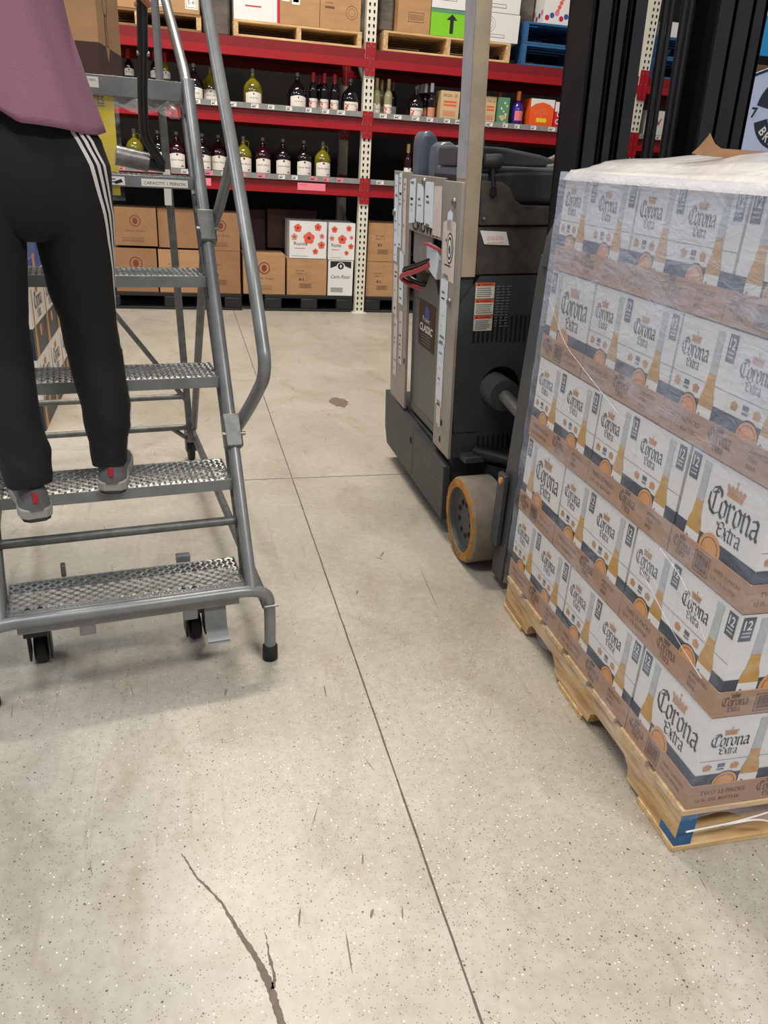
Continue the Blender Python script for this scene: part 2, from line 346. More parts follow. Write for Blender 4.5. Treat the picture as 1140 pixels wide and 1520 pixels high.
def nib_text(mb, txt, u, v, h, m, fr, l=.0009, nib=.15):
    nx, ny = nib * h * .8, nib * h * .62; x = u
    for ch in txt:
        adv, strokes = GL[ch]
        for st in strokes:
            for a, b in zip(st, st[1:]):
                ax, ay, bx, by = x + a[0] * h, v + a[1] * h, x + b[0] * h, v + b[1] * h
                P = [(ax - nx / 2, ay - ny / 2), (ax + nx / 2, ay + ny / 2), (bx + nx / 2, by + ny / 2), (bx - nx / 2, by - ny / 2)]
                P = [(p[0], p[1] + (0.03 * h if i in (1, 2) else -0.03 * h)) for i, p in enumerate(P)]
                ar = sum(P[i][0] * P[(i + 1) % 4][1] - P[(i + 1) % 4][0] * P[i][1] for i in range(4))
                if ar < 0: P.reverse()
                mb.poly(P, m, fr, l)
            for a in st: q = .055 * h; mb.poly([(x + a[0] * h - q, v + a[1] * h), (x + a[0] * h, v + a[1] * h - q), (x + a[0] * h + q, v + a[1] * h), (x + a[0] * h, v + a[1] * h + q)], m, fr, l + .0001)
        x += adv * h * 1.02
    return x
def nib_width(txt, h): return sum(GL[c][0] for c in txt) * h * 1.02
def crown(mb, u, v, s, m, fr, l=.0009):
    mb.poly([(u - .5 * s, v), (u + .5 * s, v), (u + .5 * s, v + .16 * s), (u - .5 * s, v + .16 * s)], m, fr, l)
    for k in range(5):
        a = -.5 + .2 * k + .1; lean = (k - 2) * .05
        mb.poly([(u + (a - .085) * s, v + .18 * s), (u + (a + .085) * s, v + .18 * s), (u + (a + .10 + lean) * s, v + .42 * s), (u + (a + lean) * s, v + (.62 if k == 2 else .52) * s), (u + (a - .10 + lean) * s, v + .42 * s)], m, fr, l)
    mb.disc(u, v + .70 * s, .07 * s, m, fr, l, 8)
def corona_logo(mb, u, v, width, fr, ink='ink', crownm='gold', l=.0009, h2=.62):
    h = width / nib_width('Corona', 1); nib_text(mb, 'Corona', u, v, h, ink, fr, l)
    if crownm: crown(mb, u + width * .46, v + h * 1.32, width * .30, crownm, fr, l)
    hh = h * h2; nib_text(mb, 'Extra', u + width * .28, v - hh * 1.55, hh, ink, fr, l)
def beer_bottle_art(mb, u, v, H, fr, l=.0007):      # printed picture of a beer bottle, part of the carton artwork
    w = H * .112
    def sil(y0, y1, n=10):
        prof = [(0, 1), (.28, 1), (.36, .92), (.46, .64), (.56, .52), (.92, .42), (.93, .5), (1, .48)]
        ys = sorted(set([y0, y1] + [p[0] for p in prof if y0 < p[0] < y1])); R = []
        for y in ys:
            for a, b in zip(prof, prof[1:]):
                if a[0] <= y <= b[0]: R.append((y, a[1] + (b[1] - a[1]) * (y - a[0]) / (b[0] - a[0]))); break
        return [(u + r * w, v + y * H) for y, r in R] + [(u - r * w, v + y * H) for y, r in reversed(R)]
    mb.poly(sil(.60, 1), 'glassprint', fr, l); mb.poly(sil(.2, .60), 'amber', fr, l)
    mb.poly(sil(0, .27), 'white', fr, l + .0002)
    nib_text(mb, 'Corona', u - w * .85, v + H * .13, w * 1.7 / nib_width('Corona', 1), 'navy', fr, l + .0004)
def badge12(mb, u, v, w_, h_, fr):
    mb.rect(u, v, u + w_, v + h_, 'badge', fr, .0008); mb.text('12', u + w_ / 2, v + h_ * .48, h_ * .55, 'white', fr, .001, 'c', w_ * .66, bold=.02)
    for k in range(2): mb.rect(u + w_ * .15, v + h_ * (.16 + .15 * k), u + w_ * .85, v + h_ * (.23 + .15 * k), 'glassprint', fr, .001)
TH, CH = .062, .236     # tray wall height, carton height
CW, CN = .255, .189     # carton wide face, narrow face
def draw_narrow(mb, fr):    # fr origin: bottom left of the narrow face
    mb.rect(0, 0, CN, .085, 'navy', fr, .0004); mb.ring(.075, .058, .033, .003, 'ink', fr, .0008); mb.disc(.075, .058, .031, 'orange', fr, .0007); mb.ring(.075, .058, .024, .0015, 'brown_ink', fr, .0009)
    mb.rect(0.0, .085, CN, .0862, 'grey_ink', fr, .0006); mb.rect(.0, .122, CN, .1232, 'grey_ink', fr, .0006)
    for uu in (.022, .088): mb.poly([(uu - .008, .096), (uu + .008, .096), (uu + .011, .108), (uu, .114), (uu - .010, .108)], 'gold', fr, .0007)
    mb.rect(.047, .095, .064, .100, 'grey_ink', fr); mb.rect(.047, .103, .064, .113, 'badge', fr)
    beer_bottle_art(mb, .130, .020, .206, fr); badge12(mb, .156, .176, .026, .052, fr)
    corona_logo(mb, .014, .160, .092, fr)
def draw_wide(mb, fr):
    mb.rect(0, 0, CW, .085, 'navy', fr, .0004); mb.disc(.120, .062, .034, 'orange', fr, .0007); mb.ring(.120, .062, .026, .002, 'brown_ink', fr, .0009)
    beer_bottle_art(mb, .058, .020, .206, fr); badge12(mb, .006, .176, .028, .054, fr)
    corona_logo(mb, .082, .135, .155, fr)
def beer_carton(F, k):
    mb = MB(F); mb.box((-CN / 2, -CW / 2, 0), (CN / 2, CW / 2, CH), 'white')
    draw_narrow(mb, frame((-CN / 2, -CW / 2, 0), (1, 0, 0), (0, 0, 1))); draw_narrow(mb, frame((CN / 2, CW / 2, 0), (-1, 0, 0), (0, 0, 1)))
    draw_wide(mb, frame((-CN / 2, CW / 2, 0), (0, -1, 0), (0, 0, 1))); draw_wide(mb, frame((CN / 2, -CW / 2, 0), (0, 1, 0), (0, 0, 1)))
    top = frame((-CN / 2, -CW / 2, CH), (1, 0, 0), (0, 1, 0)); mb.rect(.03, .05, .16, .20, 'glassprint', top, .0006); corona_logo(mb, .04, .12, .1, top)
    return mb
TL, TW = .385, .260
def tray_side(mb, fr, L_):
    if L_ > .3:
        mb.text('TWO 12-PACKS', .025, .036, .0155, 'brown_ink', fr); mb.text('12 FL. OZ. BOTTLES', .018, .017, .0125, 'brown_ink', fr)
        corona_logo(mb, .165, .028, .072, fr, 'brown_ink', 'brown_ink')
        for k, t in enumerate(('IMPORTED', 'ITEM', 'BEER')): mb.text(t, .29, .042 - .014 * k, .0125, 'brown_ink', fr)
    else:
        mb.text('TWO 12-PACKS', .155, .036, .0115, 'brown_ink', fr); mb.text('12 FL. OZ. BOTTLES', .150, .018, .0092, 'brown_ink', fr)
        corona_logo(mb, .012, .028, .062, fr, 'brown_ink', 'brown_ink'); mb.frame_rect(.090, .008, .140, .052, .002, 'brown_ink', fr)
        for k in range(11): mb.rect(.096 + .0036 * k, .014, .096 + .0036 * k + (.0018 if k % 3 else .0026), .047, 'brown_ink', fr)
def make_case(F):
    root = thing('beer_case', 'x', 'beer case', F)
    t = .004; mb = MB(F); a, b = TL / 2, TW / 2
    mb.box((-a, -b, .0005), (a, b, .004), 'tray')
    mb.box((-a, -b, .004), (a, -b + t, TH), 'tray'); mb.box((-a, b - t, .004), (a, b, TH), 'tray')
    mb.box((-a, -b + t, .004), (-a + t, b - t, TH), 'tray'); mb.box((a - t, -b + t, .004), (a, b - t, TH), 'tray')
    tray_side(mb, frame((-a, -b, 0), (1, 0, 0), (0, 0, 1)), TL); tray_side(mb, frame((a, b, 0), (-1, 0, 0), (0, 0, 1)), TL)
    tray_side(mb, frame((-a, b, 0), (0, -1, 0), (0, 0, 1)), TW); tray_side(mb, frame((a, -b, 0), (0, 1, 0), (0, 0, 1)), TW)
    mb.build('tray', root)
    for k in (-1, 1):
        beer_carton(F @ Matrix.Translation((k * .0948, 0, .005)), 0).build('carton', root, bevel=0)
    return root

# ------------------------------------------------------------------ the setting
m = MB(); m.box((-9, -5, -.1), (12, 9.6, 0), 'floor'); structure(m.build('floor'))
m = MB(); m.box((-9, 9.3, 0), (12, 9.5, 7), 'wall'); structure(m.build('wall_back'))
up = frame((0, 0, 0), (1, 0, 0), (0, 1, 0))
m = MB()
prev = None
pts = [(.44 + random.uniform(-.0007, .0007), -1 + k * .06) for k in range(175)]
for a, b in zip(pts, pts[1:]):
    h1, h2 = .0018 + random.uniform(0, .0008), .0018 + random.uniform(0, .0008)
    m.poly([(a[0] - h1, a[1]), (a[0] + h1, a[1]), (b[0] + h1, b[1]), (b[0] - h1, b[1])], 'joint', up, .0007)
for x in range(-60, 90):
    a = x * .1; y0 = 3.255
    m.poly([(a, y0 - .0022), (a + .1, y0 - .0022), (a + .1, y0 + .0022 + random.uniform(0, .001)), (a, y0 + .0022)], 'joint', up, .0006)
structure(m.build('trim_1'))
CRACK = [(-.062, 1.215, .002), (-.054, 1.2, .004), (-.032, 1.149, .006), (-.011, 1.12, .007), (.016, 1.078, .009), (.035, 1.029, .011), (.054, .988, .014), (.072, .948, .017), (.085, .91, .021), (.091, .886, .020), (.096, .855, .018), (.102, .824, .018), (.11, .7, .012)]
CRACK2 = [(.092, 1.0, .001), (.093, .99, .003), (.094, .95, .007), (.100, .91, .010), (.094, .888, .012)]
def crackmesh(pts, m):
    e = [(random.uniform(-.0014, .0014), random.uniform(-.0014, .0014)) for _ in range(200)]; q = 0
    for (x0, y0, w0), (x1, y1, w1) in zip(pts, pts[1:]):
        for k in range(6):
            f0, f1 = k / 6, (k + 1) / 6; A = [(x0 + (x1 - x0) * f, y0 + (y1 - y0) * f, (w0 + (w1 - w0) * f) / 2) for f in (f0, f1)]
            m.poly([(A[0][0] - A[0][2] + e[q][0], A[0][1]), (A[1][0] - A[1][2] + e[q + 1][0], A[1][1]), (A[1][0] + A[1][2] + e[q + 1][1], A[1][1]), (A[0][0] + A[0][2] + e[q][1], A[0][1])][::-1], 'crack', up, .0006); q += 1
m = MB(); crackmesh([(x, y, w_ * .7) for x, y, w_ in CRACK], m); crackmesh([(x, y, w_ * .6) for x, y, w_ in CRACK2], m); structure(m.build('trim_2'))
m = MB()
m.poly([(.88 + (.052 + random.uniform(-.012, .012)) * math.cos(a * PI / 12), 4.44 + (.10 + random.uniform(-.03, .03)) * math.sin(a * PI / 12)) for a in range(24)], 'stain', up, .0006)
for (x, y, dx, dy, w_) in ((.058, 1.74, .006, .03, .006), (.327, 1.70, .004, .06, .004), (.676, 2.47, .03, .05, .006), (.66, 2.44, .03, -.02, .005), (.525, 2.21, .01, .03, .006), (.16, 1.02, .01, .045, .004), (.31, 1.13, .006, .03, .004), (.24, .93, .005, .09, .003), (.36, .99, .008, .03, .003), (.30, 1.0, .01, .02, .006), (.78, 2.2, .02, .3, .003)):
    a = V3((dx, dy, 0)).normalized(); n = V3((-a.y, a.x, 0)) * w_ / 2; c = V3((x, y, 0)); d = V3((dx, dy, 0)) / 2
    m.poly([tuple((c + p).xy) for p in (-d - n * .3, -d * .3 - n, d * .6 - n * .8, d, d * .4 + n, -d * .6 + n * .7)], 'scuff', up, .0005)
for k in range(150):
    x, y = random.uniform(-.8, 1.5), random.uniform(.7, 6.5); l = random.uniform(.008, .05) * (1 + y * .2); w_ = random.uniform(.0008, .0022) * (1 + y * .15); a = random.gauss(1.57, .5)
    if x > .9 and 1 < y < 4: continue
    c = V3((x, y)); d = V3((math.cos(a), math.sin(a))) * l / 2; n = V3((-d.y, d.x)).normalized() * w_ / 2
    m.poly([tuple(c + p) for p in (-d, -d * .2 - n, d * .7 - n * .6, d, n)], 'scuff', up, .0005)
o = structure(m.build('trim_3'))

# ------------------------------------------------------------------ pallet rack
YF, YB = 7.37, 8.42
POSTX = [-1.02, 1.631, 4.245, 6.86]
rack = thing('pallet_rack', 'long red beamed pallet rack with cream perforated posts along the back of the aisle', 'rack', at(1.63, 7.4, 0))
def rack_post(x, y, holes):
    m = MB(); w_, d = .088, .075
    m.box((x - w_ / 2, y, 0), (x + w_ / 2, y + .004, 3.3), 'post'); m.box((x - w_ / 2, y + .004, 0), (x - w_ / 2 + .004, y + d, 3.3), 'post'); m.box((x + w_ / 2 - .004, y + .004, 0), (x + w_ / 2, y + d, 3.3), 'post')
    m.box((x - .07, y - .02, 0), (x + .07, y + d + .02, .006), 'post')
    if holes:
        fr = facing_y(x, y, 0)
        for k in range(64):
            z = .03 + .0508 * k
            for sx in (-.02, .02): m.poly([(sx - .008, z + .020), (sx - .0085, z + .010), (sx - .005 , z - .004), (sx + .005, z - .004), (sx + .0085, z + .010), (sx + .008, z + .020), (sx, z + .024)], 'hole', fr, .0008)
            m.poly([(-.03 - .0, z)] * 0 or [(-.001, z), (.001, z), (.001, z + .0001)], 'hole', fr, .0001)
    m.build('post', rack, bevel=0)
for x in POSTX: rack_post(x, YF, True); rack_post(x - (.0 if x > 1 else 0), YB, False)
def beam(x0, x1, z0, z1, strip, y=YF, deck=True):
    a, b = x0 + .045, x1 - .045; m = MB(); zs = z0 + (z1 - z0) * .45
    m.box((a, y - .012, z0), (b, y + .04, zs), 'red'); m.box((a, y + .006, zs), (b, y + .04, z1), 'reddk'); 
    for xx in (a, b - .006):
        pass
    for s_, xx in ((-1, b), (1, a)):
        m.box((min(xx, xx - s_ * .043), y - .014, z0 - .06), (max(xx, xx - s_ * .043), y - .008, z1 + .05), 'red')
        for zz in (z0 - .02, (z0 + z1) / 2, z1 + .02): m.disc(0, 0, .006, 'steel', facing_y(xx - s_ * .02, y - .0145, zz), .001, 10)
    m.build('beam', rack)
    if strip:
        m = MB(); m.box((a + .005, y - .016, z1 + .001), (b - .005, y - .010, z1 + .044), 'strip'); fr = facing_y(0, y - .016, z1)
        x = a + .06
        while x < b - .1:
            w_ = .055 + random.uniform(-.01, .02); m.rect(x, .007, x + w_, .038, 'pink' if (strip == 2 and random.random() < .6) else 'tag', fr, .0008)
            m.rect(x + .006, .026, x + w_ - .012, .031, 'grey_ink', fr, .0012); m.rect(x + .006, .013, x + w_ * .6, .021, 'ink', fr, .0012); x += w_ + random.uniform(.05, .13)
        m.build('price_strip', rack)
    if deck:
        m = MB(); m.box((a + .0, y + .045, z1 - .03), (b, YB + .02, z1), 'wooddk'); m.build('deck', rack)
for x0, x1 in zip(POSTX, POSTX[1:]):
    for z0, z1, st in ((2.07, 2.205, 0), (1.582, 1.688, 1), (1.045, 1.150, 2)):
        beam(x0, x1, z0, z1, st); beam(x0, x1, z0, z1, 0, YB, False)
for x in POSTX:
    for k in range(4): m = MB(); m.beam((x, YF + .08, .3 + k * .8), (x, YB, .9 + k * .8 if k % 2 == 0 else .3 + k * .8), .03, .03, 'post'); m.build('brace', rack)
m = MB(); fr = facing_y(0, YF - .013, 0); m.rect(1.02, 1.075, 1.27, 1.135, 'pink', fr, .001); m.text('SPECIAL BUY', 1.04, 1.115, .012, 'rust_ink', fr, .0014); m.build('shelf_sign', rack)
m = MB(); m.rect(.1, 1.07, .27, 1.13, 'pink', fr, .001); m.build('shelf_sign', rack)
m = MB(); m.rect(3.99, 1.59, 4.10, 1.68, 'yellow', fr, .004); m.text('2.98', 4.0, 1.62, .04, 'ink', fr, .005); m.build('sale_tag', rack)

# ------------------------------------------------------------------ bottles
def patch(m, r, z0, z1, ang, mt, c, n=10, arch=0.0, a0=0.0, art=None):
    c = V3(c)
    def P(u, z, l=0.0):    # u metres around, centred on -Y
        a = -PI / 2 + a0 + u / r; return c + V3(((r + l) * math.cos(a), (r + l) * math.sin(a), z))
    w_ = ang * r
    for k in range(n):
        u0, u1 = -w_ / 2 + w_ * k / n, -w_ / 2 + w_ * (k + 1) / n
        t0 = arch * math.cos(u0 / w_ * PI) if arch else 0; t1 = arch * math.cos(u1 / w_ * PI) if arch else 0
        m.add([P(u0, z0, .0008), P(u1, z0, .0008), P(u1, z1 + t1, .0008), P(u0, z1 + t0, .0008)], [(0, 1, 2, 3)], mt)
    if art: art(lambda u, v, l=.0: P(u, z0 + v, .0008 + l), w_, z1 - z0)
SH = dict(
    jug=([(0, 0), (.062, 0), (.070, .006), (.073, .02), (.073, .165), (.069, .195), (.054, .222), (.030, .246), (.018, .262), (.0155, .29), (.0155, .296)], .296, .024, .017),
    big=([(0, 0), (.064, 0), (.075, .008), (.079, .03), (.079, .125), (.073, .16), (.055, .19), (.032, .213), (.018, .232), (.015, .255), (.015, .262)], .262, .028, .016),
    wine=([(0, 0), (.034, 0), (.037, .005), (.0375, .02), (.0375, .175), (.034, .20), (.022, .225), (.0155, .245), (.0145, .30), (.0155, .302), (.0155, .31)], .235, .078, .0168),
    purple=([(0, 0), (.05, 0), (.055, .01), (.056, .15), (.05, .19), (.034, .215), (.02, .235), (.016, .26), (.015, .30)], .225, .085, .02),
)
def bottle(name, label, kind, glass, capm, x, y, z, art, group=None, handle=False, s=1.0, lab=None):
    r = thing(name, label, 'bottle', Matrix.Translation((x, y, z)) @ Matrix.Scale(s, 4), group)
    prof, cz, chh, cr_ = SH[kind]; F = r.matrix_world
    m = MB(F); m.lathe(prof, (0, 0, 0), glass, 24)
    m.build('bottle_body', r, 40)
    m = MB(F); m.lathe([(0, cz), (cr_, cz), (cr_, cz + chh), (cr_ * .6, cz + chh + .002), (0, cz + chh + .002)][1:4], (0, 0, 0), capm, 16); m.build('cap', r, 40)
    if handle:
        m = MB(F); m.tube([(.014, 0, .285), (.04, 0, .285), (.047, 0, .262), (.043, 0, .232), (.034, 0, .232)], .005, glass, 8, fillet=.012); m.build('handle', r, 60)
    m = MB(F); z0, z1, ang, arch, mt = lab
    rr = max(p[0] for p in prof if p[1] <= z1)
    patch(m, rr, z0, z1, ang, mt, (0, 0, 0), arch=arch, art=(lambda fr, w_, h: art(m, fr, w_, h)) if art else None); m.build('label', r, 60)
    return r
def art_carlo(m, fr, w_, h):
    m.text('Carlo Rossi', 0, h * .55, .018, 'ink', fr, .0006, 'c', w_ * .8, shear=.3); m.disc(0, h * 1.0, .009, 'rust_ink', fr, .0006, 12)
    m.rect(-w_ / 2, h * .32, w_ / 2, h * .36, 'redprint', fr, .0006); m.rect(w_ * .22, h * .1, w_ * .36, h * .2, 'ink', fr, .0006)
def art_plain(m, fr, w_, h):
    m.rect(-w_ / 2, h * .12, w_ / 2, h * .3, 'redprint', fr, .0006); m.text('WINE', 0, h * .5, .014, 'grey_ink', fr, .0006, 'c', w_ * .5); m.disc(0, h * .95, .006, 'ink', fr, .0006, 10)
def art_rose(m, fr, w_, h):
    for u, v, r_ in ((-.36, .35, .014), (-.28, .6, .010), (.38, .3, .013), (-.4, .75, .008), (.3, .62, .008)): m.disc(u * w_, v * h, r_, 'coral' if u < 0 else 'pinkprint', fr, .0006, 9); m.disc(u * w_, v * h, r_ * .35, 'redprint', fr, .0009, 6)
    m.text('Riunite', 0, h * .7, .014, 'ink', fr, .0008, 'c', w_ * .5); m.rect(-w_ * .2, h * .5, w_ * .2, h * .54, 'redprint', fr, .0006)
def art_lines(m, fr, w_, h):
    for k in range(4): m.rect(-w_ * .3, h * (.2 + .18 * k), w_ * .3, h * (.27 + .18 * k), 'brown_ink', fr, .0006)
JL = (.040, .145, 2.0, .012, 'label'); BL = (.035, .110, 1.8, .012, 'label'); WL = (.02, .115, 2.4, 0, 'label')
Z2, Z3, YS = 1.690, 1.152, 7.48
# upper wine shelf
for (x, cp, gl, lb) in ((-.355, 'capred', 'bottle_dk', 'red capped dark bottle with white neck panel, beside the brown box on the ladder'), (-.148, 'capred', 'bottle_dk', 'dark bottle half hidden by the black bent pole'), (-.063, 'capred', 'bottle_y', 'red capped golden bottle between the two ladder rail tubes')):
    bottle('wine_bottle', lb, 'wine', gl, cp, x, YS + .1, Z2 + .06, art_plain, 'red capped bottles behind the ladder top step', lab=(.12, .165, 2.8, .01, 'label'))
# small riser those bottles stand on
tag(MB().box((-.46, YS + .02, Z2 + .001), (.02, YS + .2, Z2 + .059), 'card2').build('cardboard_riser', bevel=.002), 'low brown cardboard riser under the red capped bottles behind the ladder top', 'box')
for (x, gl, lb) in ((.163, 'bottle_dk', 'big dark jug with white label just right of the ladder rail, upper shelf'), (.298, 'bottle_y', 'golden big bottle on the upper shelf behind the ladder handrail'), (.648, 'bottle_y', 'golden big bottle standing alone in the middle of the upper wine shelf'), (1.027, 'bottle_dk', 'big dark jug left of the red capped trio on the upper shelf')):
    bottle('wine_jug', lb, 'big', gl, 'cap', x, YS + (.13 if x == .298 else 0), Z2 + .003, art_plain, 'big bottles on the upper wine shelf', lab=BL, s=1.03)
for (x, y, lb) in ((1.165, YS, 'leftmost of the red foiled dark bottles with flowery labels'), (1.235, YS + .1, 'red foiled bottle tucked behind the gap between the first two front ones'), (1.262, YS, 'middle front red foiled dark bottle with a flowery label'), (1.352, YS, 'rightmost of the red foiled dark bottles with flowery labels')):
    bottle('wine_bottle', lb, 'wine', 'bottle_dk', 'capred', x, y, Z2 + .003, art_rose, 'red foiled wine bottles', lab=WL)
bottle('wine_jug', 'squat dark bottle with wide flowery label just left of the cream post', 'big', 'bottle_dk', 'cap', 1.493, YS, Z2 + .003, art_rose, lab=(.03, .11, 1.7, 0, 'label'))
bottle('wine_bottle', 'pale wine bottle with gold top right beside the cream post', 'wine', 'bottle_pale', 'capgold', 1.727, YS, Z2 + .003, art_plain, 'gold topped pale bottles', lab=WL)
bottle('wine_bottle', 'gold topped pale bottle standing behind the two front ones', 'wine', 'bottle_pale', 'capgold', 1.80, YS + .12, Z2 + .003, art_plain, 'gold topped pale bottles', lab=WL)
bottle('wine_bottle', 'gold topped pale bottle with flowery label, second from the post', 'wine', 'bottle_pale', 'capgold', 1.835, YS, Z2 + .003, art_rose, 'gold topped pale bottles', lab=WL)
bottle('wine_bottle', 'dim dark bottle deep on the shelf behind the pale bottles', 'wine', 'bottle_dk', 'cap', 1.93, YS + .22, Z2 + .003, art_lines, lab=WL)
bottle('wine_jug', 'squat dark bottle with flowery label between pale bottles and the tan box', 'big', 'bottle_dk', 'cap', 2.09, YS, Z2 + .003, art_rose, lab=(.03, .11, 1.7, 0, 'label'), s=.95)
for k in range(3): bottle('wine_bottle', ('white topped dark bottle, second in the receding row beside the tan box', 'white topped dark bottle, third in the receding row beside the tan box', 'white topped dark bottle, last in the receding row beside the tan box')[k], 'wine', 'bottle_dk', 'capwhite', 2.205 - .01 * k, YS + .09 + .09 * k, Z2 + .003, art_lines, 'white topped dark bottles', lab=(.03, .12, 2.2, 0, 'labelpeach'))
bottle('wine_bottle', 'white topped dark bottle with peach label, front of the row beside the tan box', 'wine', 'bottle_dk', 'capwhite', 2.235, YS, Z2 + .003, art_lines, 'white topped dark bottles', lab=(.03, .12, 2.2, 0, 'labelpeach'))
bottle('liqueur_bottle', 'purple bottle with tall orange neck between green cartons and the orange carton', 'purple', 'purple', 'caporange', 3.07, YS, Z2 + .003, art_lines, lab=(.07, .15, 1.5, 0, 'pinkprint'))
bottle('liqueur_bottle', 'orange necked purple bottle standing behind the front purple one', 'purple', 'purple', 'caporange', 2.985, YS + .26, Z2 + .003, art_lines, lab=(.07, .15, 1.5, 0, 'pinkprint'))
# lower wine shelf: handled jugs
jug = [(-.348, 'bottle_y', 'golden jug seen beyond the yellow sign, under the ladder platform'), (-.157, 'bottle_dk', 'dark jug behind the bend of the black pole'), (-.003, 'bottle_red', 'red jug behind the grey upright and the ladder rail'), (.212, 'bottle_dk', 'dark jug just right of the ladder rail, lower shelf'), (.35, 'bottle_red', 'red jug partly behind the ladder handrail, left side'), (.56, 'bottle_y', 'smoky golden jug just right of the ladder handrail'), (.728, 'bottle_red', 'fourth handled jug from the cream post, deep red'), (.905, 'bottle_dk', 'third handled jug from the cream post, dark'), (1.09, 'bottle_dk', 'second handled jug from the cream post, dark'), (1.26, 'bottle_y', 'bright yellow handled jug nearest the cream post')]
for x, gl, lb in jug: bottle('wine_jug', lb, 'jug', gl, 'cap', x, YS + (.07 if x == .35 else 0), Z3 + .003, art_carlo, 'handled wine jugs on the lower shelf', True, lab=JL)
bottle('wine_bottle', 'dark bottle seen left of the grey forklift seat wings', 'wine', 'bottle_red', 'capgold', 2.052, YS, Z3 + .04, art_plain, lab=WL)
bottle('wine_bottle', 'gold topped bottle with yellow label between seat wing and guard post', 'wine', 'bottle_dk', 'capgold', 2.47, YS, Z3 + .04, None, lab=(.02, .10, 2.8, 0, 'yellow'))
bottle('wine_bottle', 'gold topped bottle hidden behind the yellow labelled one', 'wine', 'bottle_dk', 'capgold', 2.40, YS + .14, Z3 + .04, None, lab=(.02, .10, 2.8, 0, 'label'))
for k, x in enumerate((2.925, 3.087, 3.25)): bottle('wine_jug', ('left one of the three jug tops showing above the forklift hood', 'middle one of the three jug tops showing above the forklift hood', 'right one of the three jug tops showing above the forklift hood')[k], 'jug', 'bottle_dk', 'cap', x, YS, Z3 + .003, art_carlo, 'jugs behind the forklift hood', True, lab=JL)

# ------------------------------------------------------------------ boxed goods
def pbox(name, label, x0, x1, z0, z1, d, color, art=None, y=7.40, cat='box', group=None, sideart=None, dent=0.0):
    m = MB(); g = .002
    m.box((x0, y, z0 + g), (x1, y + d, z1), color)
    m.box((x0 + .001, y + d / 2 - .003, z1), (x1 - .001, y + d / 2 + .003, z1 + .0012), 'brown_ink')
    fr = facing_y(x0, y, z0)
    if art: art(m, fr, x1 - x0, z1 - z0)
    if sideart: sideart(m, facing_x(x0, y + d, z0), d, z1 - z0)
    return tag(m.build(name, bevel=.0025), label, cat, group)
def a_seal(m, fr, w_, h):
    c = 'rust_ink'; m.ring(w_ / 2, h * .66, h * .15, h * .025, c, fr); m.disc(w_ / 2, h * .66, h * .07, c, fr, .0006, 8, h * .09); m.text('Carlo Rossi', w_ / 2, h * .38, h * .08, 'brown_ink', fr, .0008, 'c', w_ * .45, shear=.3)
    m.frame_rect(w_ * .18, h * .12, w_ * .68, h * .22, .003, 'brown_ink', fr); m.text('GALLON JUGS', w_ * .2, h * .14, h * .06, 'brown_ink', fr, .0008, 'l', w_ * .44)
def a_code(m, fr, w_, h):
    m.text('RED TABLE', w_ * .22, h * .66, h * .05, 'brown_ink', fr); m.text('WINE 4 - 1.5 L', w_ * .22, h * .57, h * .06, 'brown_ink', fr, .0008, 'l', w_ * .3)
    m.rect(w_ * .3, h * .40, w_ * .36, h * .47, 'brown_ink', fr); m.rect(w_ * .39, h * .40, w_ * .42, h * .47, 'brown_ink', fr)
    m.frame_rect(w_ * .30, h * .2, w_ * .62, h * .32, .004, 'brown_ink', fr)
    for k in range(12): m.rect(w_ * (.33 + .022 * k), h * .22, w_ * (.34 + .022 * k + .005 * (k % 2)), h * .30, 'brown_ink', fr, .0008)
    m.rect(w_ * .5, h * .36, w_ * .503, h, 'brown_ink', fr, .0005)
def flower(m, u, v, r_, fr, c='coral'):
    for k in range(5): m.disc(u + r_ * .55 * math.cos(k * 1.257 + .3), v + r_ * .55 * math.sin(k * 1.257 + .3), r_ * .52, c, fr, .0007 + .0001 * k, 9)
    m.disc(u, v, r_ * .28, 'darkcard', fr, .0014, 8)
def a_rio(m, fr, w_, h):
    for u, v, r_, c in ((.22, .82, .11, 'coral'), (.76, .86, .10, 'coral'), (.13, .58, .09, 'labelpeach'), (.52, .56, .16, 'coral'), (.87, .62, .07, 'pinkprint'), (.86, .38, .10, 'coral'), (.70, .20, .08, 'coral')): flower(m, u * w_, v * h, r_ * min(w_, h), fr, c)
    m.text('Riunite', w_ * .12, h * .36, h * .13, 'ink', fr, .0016, 'l', w_ * .36); m.rect(w_ * .13, h * .27, w_ * .42, h * .285, 'redprint', fr); m.rect(w_ * .06, h * .06, w_ * .5, h * .07, 'grey_ink', fr)
def a_cr(m, fr, w_, h):
    m.poly([(w_ * .08, h * .98), (w_ * .08, h * .78), (w_ * .3, h * .84), (w_ * .7, h * .84), (w_ * .92, h * .78), (w_ * .92, h * .98)], 'ink', fr, .0006)
    m.disc(w_ / 2, h * .82, h * .13, 'white', fr, .0008); m.disc(w_ / 2, h * .84, h * .09, 'ink', fr, .001); m.disc(w_ / 2, h * .84, h * .03, 'white', fr, .0012, 8, h * .05)
    m.text('Carlo Rossi', w_ / 2, h * .50, h * .14, 'ink', fr, .001, 'c', w_ * .78, shear=.35); m.frame_rect(w_ * .12, h * .11, w_ * .6, h * .23, .004, 'ink', fr)
    for k in range(14): m.rect(w_ * (.16 + .03 * k), h * .13, w_ * (.175 + .03 * k), h * .21, 'ink', fr, .0008)
def a_plainbox(m, fr, w_, h):
    m.frame_rect(w_ * .32, h * .2, w_ * .8, h * .38, .004, 'brown_ink', fr); m.rect(w_ * .36, h * .24, w_ * .76, h * .34, 'card2', fr, .0005)
a_none = None
